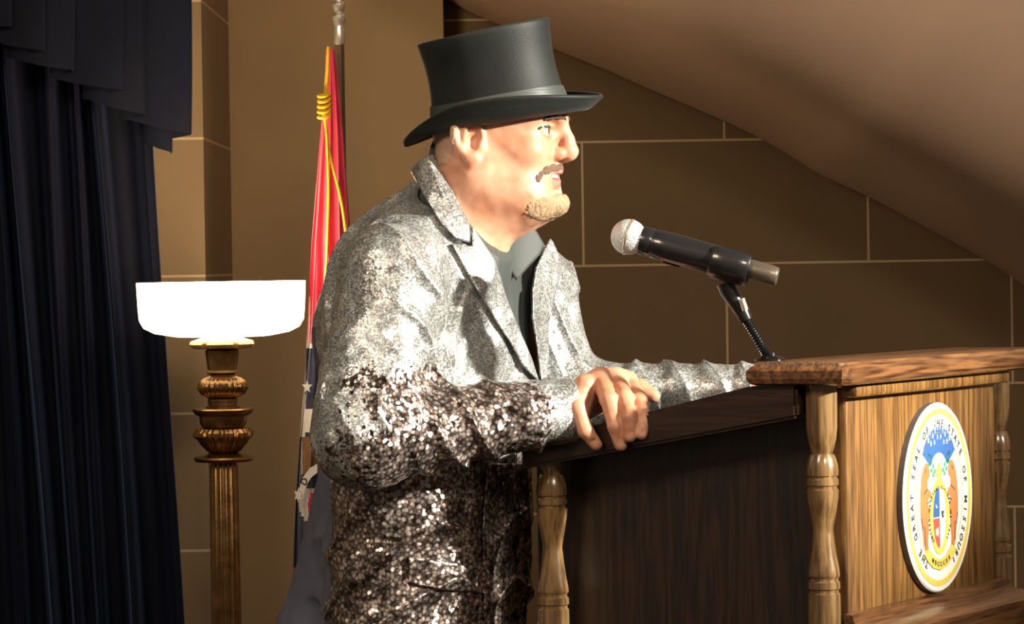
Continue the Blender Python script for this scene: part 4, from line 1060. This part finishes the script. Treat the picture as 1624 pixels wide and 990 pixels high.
# trousers and shoes (below the frame, behind the lectern)
HP = PA(672, 900, 5.06)
def legs(s_, g=0):
    hip = np.array((*(HP[:2]+TR[:2]*.085*s_), .88)); kn_ = hip+np.array((.02, 0, -.41)); an_ = kn_+np.array((-.03, 0, -.38)); return hip, kn_, an_
def trousers(p):
    d = ell(p, np.array((HP[0], HP[1], .90)), (.115, .165, .16), TM)
    for s_ in (1, -1):
        h_, k_, a_ = legs(s_); d = smin(d, rc(p, h_, k_, .098, .078), .04); d = smin(d, rc(p, k_, a_, .078, .068), .03)
    d = d-.004*ridge(p[..., 2]*PI/.09+vnoise(p, 12, 4)*3)**2
    d = np.maximum(d, p[..., 2]-.80)
    return np.maximum(d, .075-p[..., 2])
add(sculpt('trousers', trousers, (-.33, 4.75, .05), (.12, 5.35, .90), .006, [M['trouser']], None))
for s_ in (1, -1):
    h_, k_, a_ = legs(s_)
    def shoe(p, a_=a_):
        o_ = np.array((a_[0], a_[1], 0)); q = (p-o_)@TM
        d = ell(q, (.03, 0, .045), (.075, .042, .045)); d = smin(d, ell(q, (.105, 0, .032), (.080, .046, .034)), .03); d = smin(d, ell(q, (-.03, 0, .06), (.045, .038, .055)), .03)
        sole = np.maximum(np.maximum(np.abs(q[..., 2]-.012)-.011, 0), smin(ell(q, (.10, 0, .012), (.09, .05, .05)), ell(q, (-.01, 0, .012), (.075, .041, .05)), .04))
        return smin(np.maximum(d, .018-q[..., 2]), sole, .002)
    add(sculpt('shoe', shoe, a_-np.array((.12, .16, .1)), np.array((a_[0]+.24, a_[1]+.12, .16)), .004, [M['leather']], None))

# ---- top hat
hp, hr_ = math.radians(7.5), math.radians(-4.0)
hatR = Matrix(((HF[0], HS[0], 0), (HF[1], HS[1], 0), (HF[2], HS[2], 1))).to_4x4() @ Matrix.Rotation(-hp, 4, 'Y') @ Matrix.Rotation(hr_*-1 if False else hr_, 4, 'X')
HC = Vector(hw(.0255, 0, .0285))
hatM = Matrix.Translation(HC) @ hatR
def ring_e(rf, rs, z, n=96, dz=None, sq=2.15):
    out = []
    for j in range(n):
        a = 2*PI*j/n; c, s_ = math.cos(a), math.sin(a)
        k = (abs(c)**sq+abs(s_)**sq)**(-1/sq)
        out.append(hatM @ Vector((rf*k*c-.045*z, rs*k*s_, z+(dz(a) if dz else 0)+-.0*rf*k*c*max(0, z/.118))))
    return out
CF, CS, CH = .0925, .080, .1165
def crs(z):
    t = z/CH; return 1.0-.10*math.sin(min(1, t*1.15)*PI*.62)+.055*t**3
rings = [ring_e(CF*crs(0)-.004, CS*crs(0)-.004, 0.0)]
top_dz = lambda a: .004*math.cos(a)
for i in range(0, 21):
    z = CH*i/20; rings.append(ring_e(CF*crs(z), CS*crs(z), z, dz=(lambda a, t=i/20: t*.004*math.cos(a)+.0010*math.sin(3*a+4*t))))
e = CH
for rr_, dz_ in ((.992, .0016), (.975, .0024), (.95, .0016), (.92, .0003), (.6, -.0035), (.2, -.0045), (.01, -.0045)):
    rings.append(ring_e(CF*crs(e)*rr_, CS*crs(e)*rr_, e+dz_, dz=lambda a: .004*math.cos(a)))
hat = MB().grid(rings).done('top_hat', M['felt'], flat_angle=60); add(hat)
def brim_pt(a, rho, up=0):
    c, s_ = math.cos(a), math.sin(a); k = (abs(c)**2.15+abs(s_)**2.15)**(-1/2.15)
    S = s_*s_; wd = .046*(1-S)+.036*S
    if c < 0: wd -= .004*(1-S)
    r_ = rho*wd
    h_ = S*(-.004*math.sin(PI*min(1, rho*1.1))+.027*rho**2.0)
    h_ += (1-S)*((.009*rho**3-.005*math.sin(PI*rho)) if c > 0 else (-.019*rho**1.2+.006*rho**5))
    return Vector(((CF-.003)*k*c+r_*c, (CS-.003)*k*s_+r_*s_*(1-.22*rho**3), h_+up))
NR = 12; NA = 120; rings = []
for k in range(NA+1 if False else NA):
    a = 2*PI*k/NA
    sec_ = [brim_pt(a, i/NR, .0018) for i in range(NR)] 
    e_ = brim_pt(a, 1.0); ed = (e_-brim_pt(a, .93)).normalized(); nx = Vector((0, 0, 1))
    out_ = Vector((math.cos(a), math.sin(a), 0)); nrm_ = ed.cross(Vector((-math.sin(a), math.cos(a), 0))); nrm_ = nrm_ if nrm_.z > 0 else -nrm_
    for q in range(7):
        th = -PI/2+PI*q/6; sec_.append(e_+ed*(.0030*math.cos(th))-nrm_*(.0030*math.sin(th)))
    sec_ += [brim_pt(a, i/NR, -.0018) for i in range(NR-1, -1, -1)]
    rings.append([hatM @ v for v in sec_])
rings.append(rings[0])
mb = MB().grid(rings, True, False); bmesh.ops.remove_doubles(mb.bm, verts=mb.bm.verts, dist=1e-6)
br = mb.done('brim', M['felt'], None, flat_angle=70); br.parent = hat
rings = []
for (o_, z, tl) in ((.0002, .002, 0), (.0022, .002, 0), (.0026, .010, .2), (.0024, .026, .8), (.0018, .0325, 1), (.0002, .0330, 1)):
    rings.append(ring_e(CF*crs(z)+o_, CS*crs(z)+o_, z, dz=lambda a, tl=tl: tl*.0015*math.sin(a*2)))
bd = MB().grid(rings, True, False).done('hat_band', M['ribbon'], None, flat_angle=50); bd.parent = hat
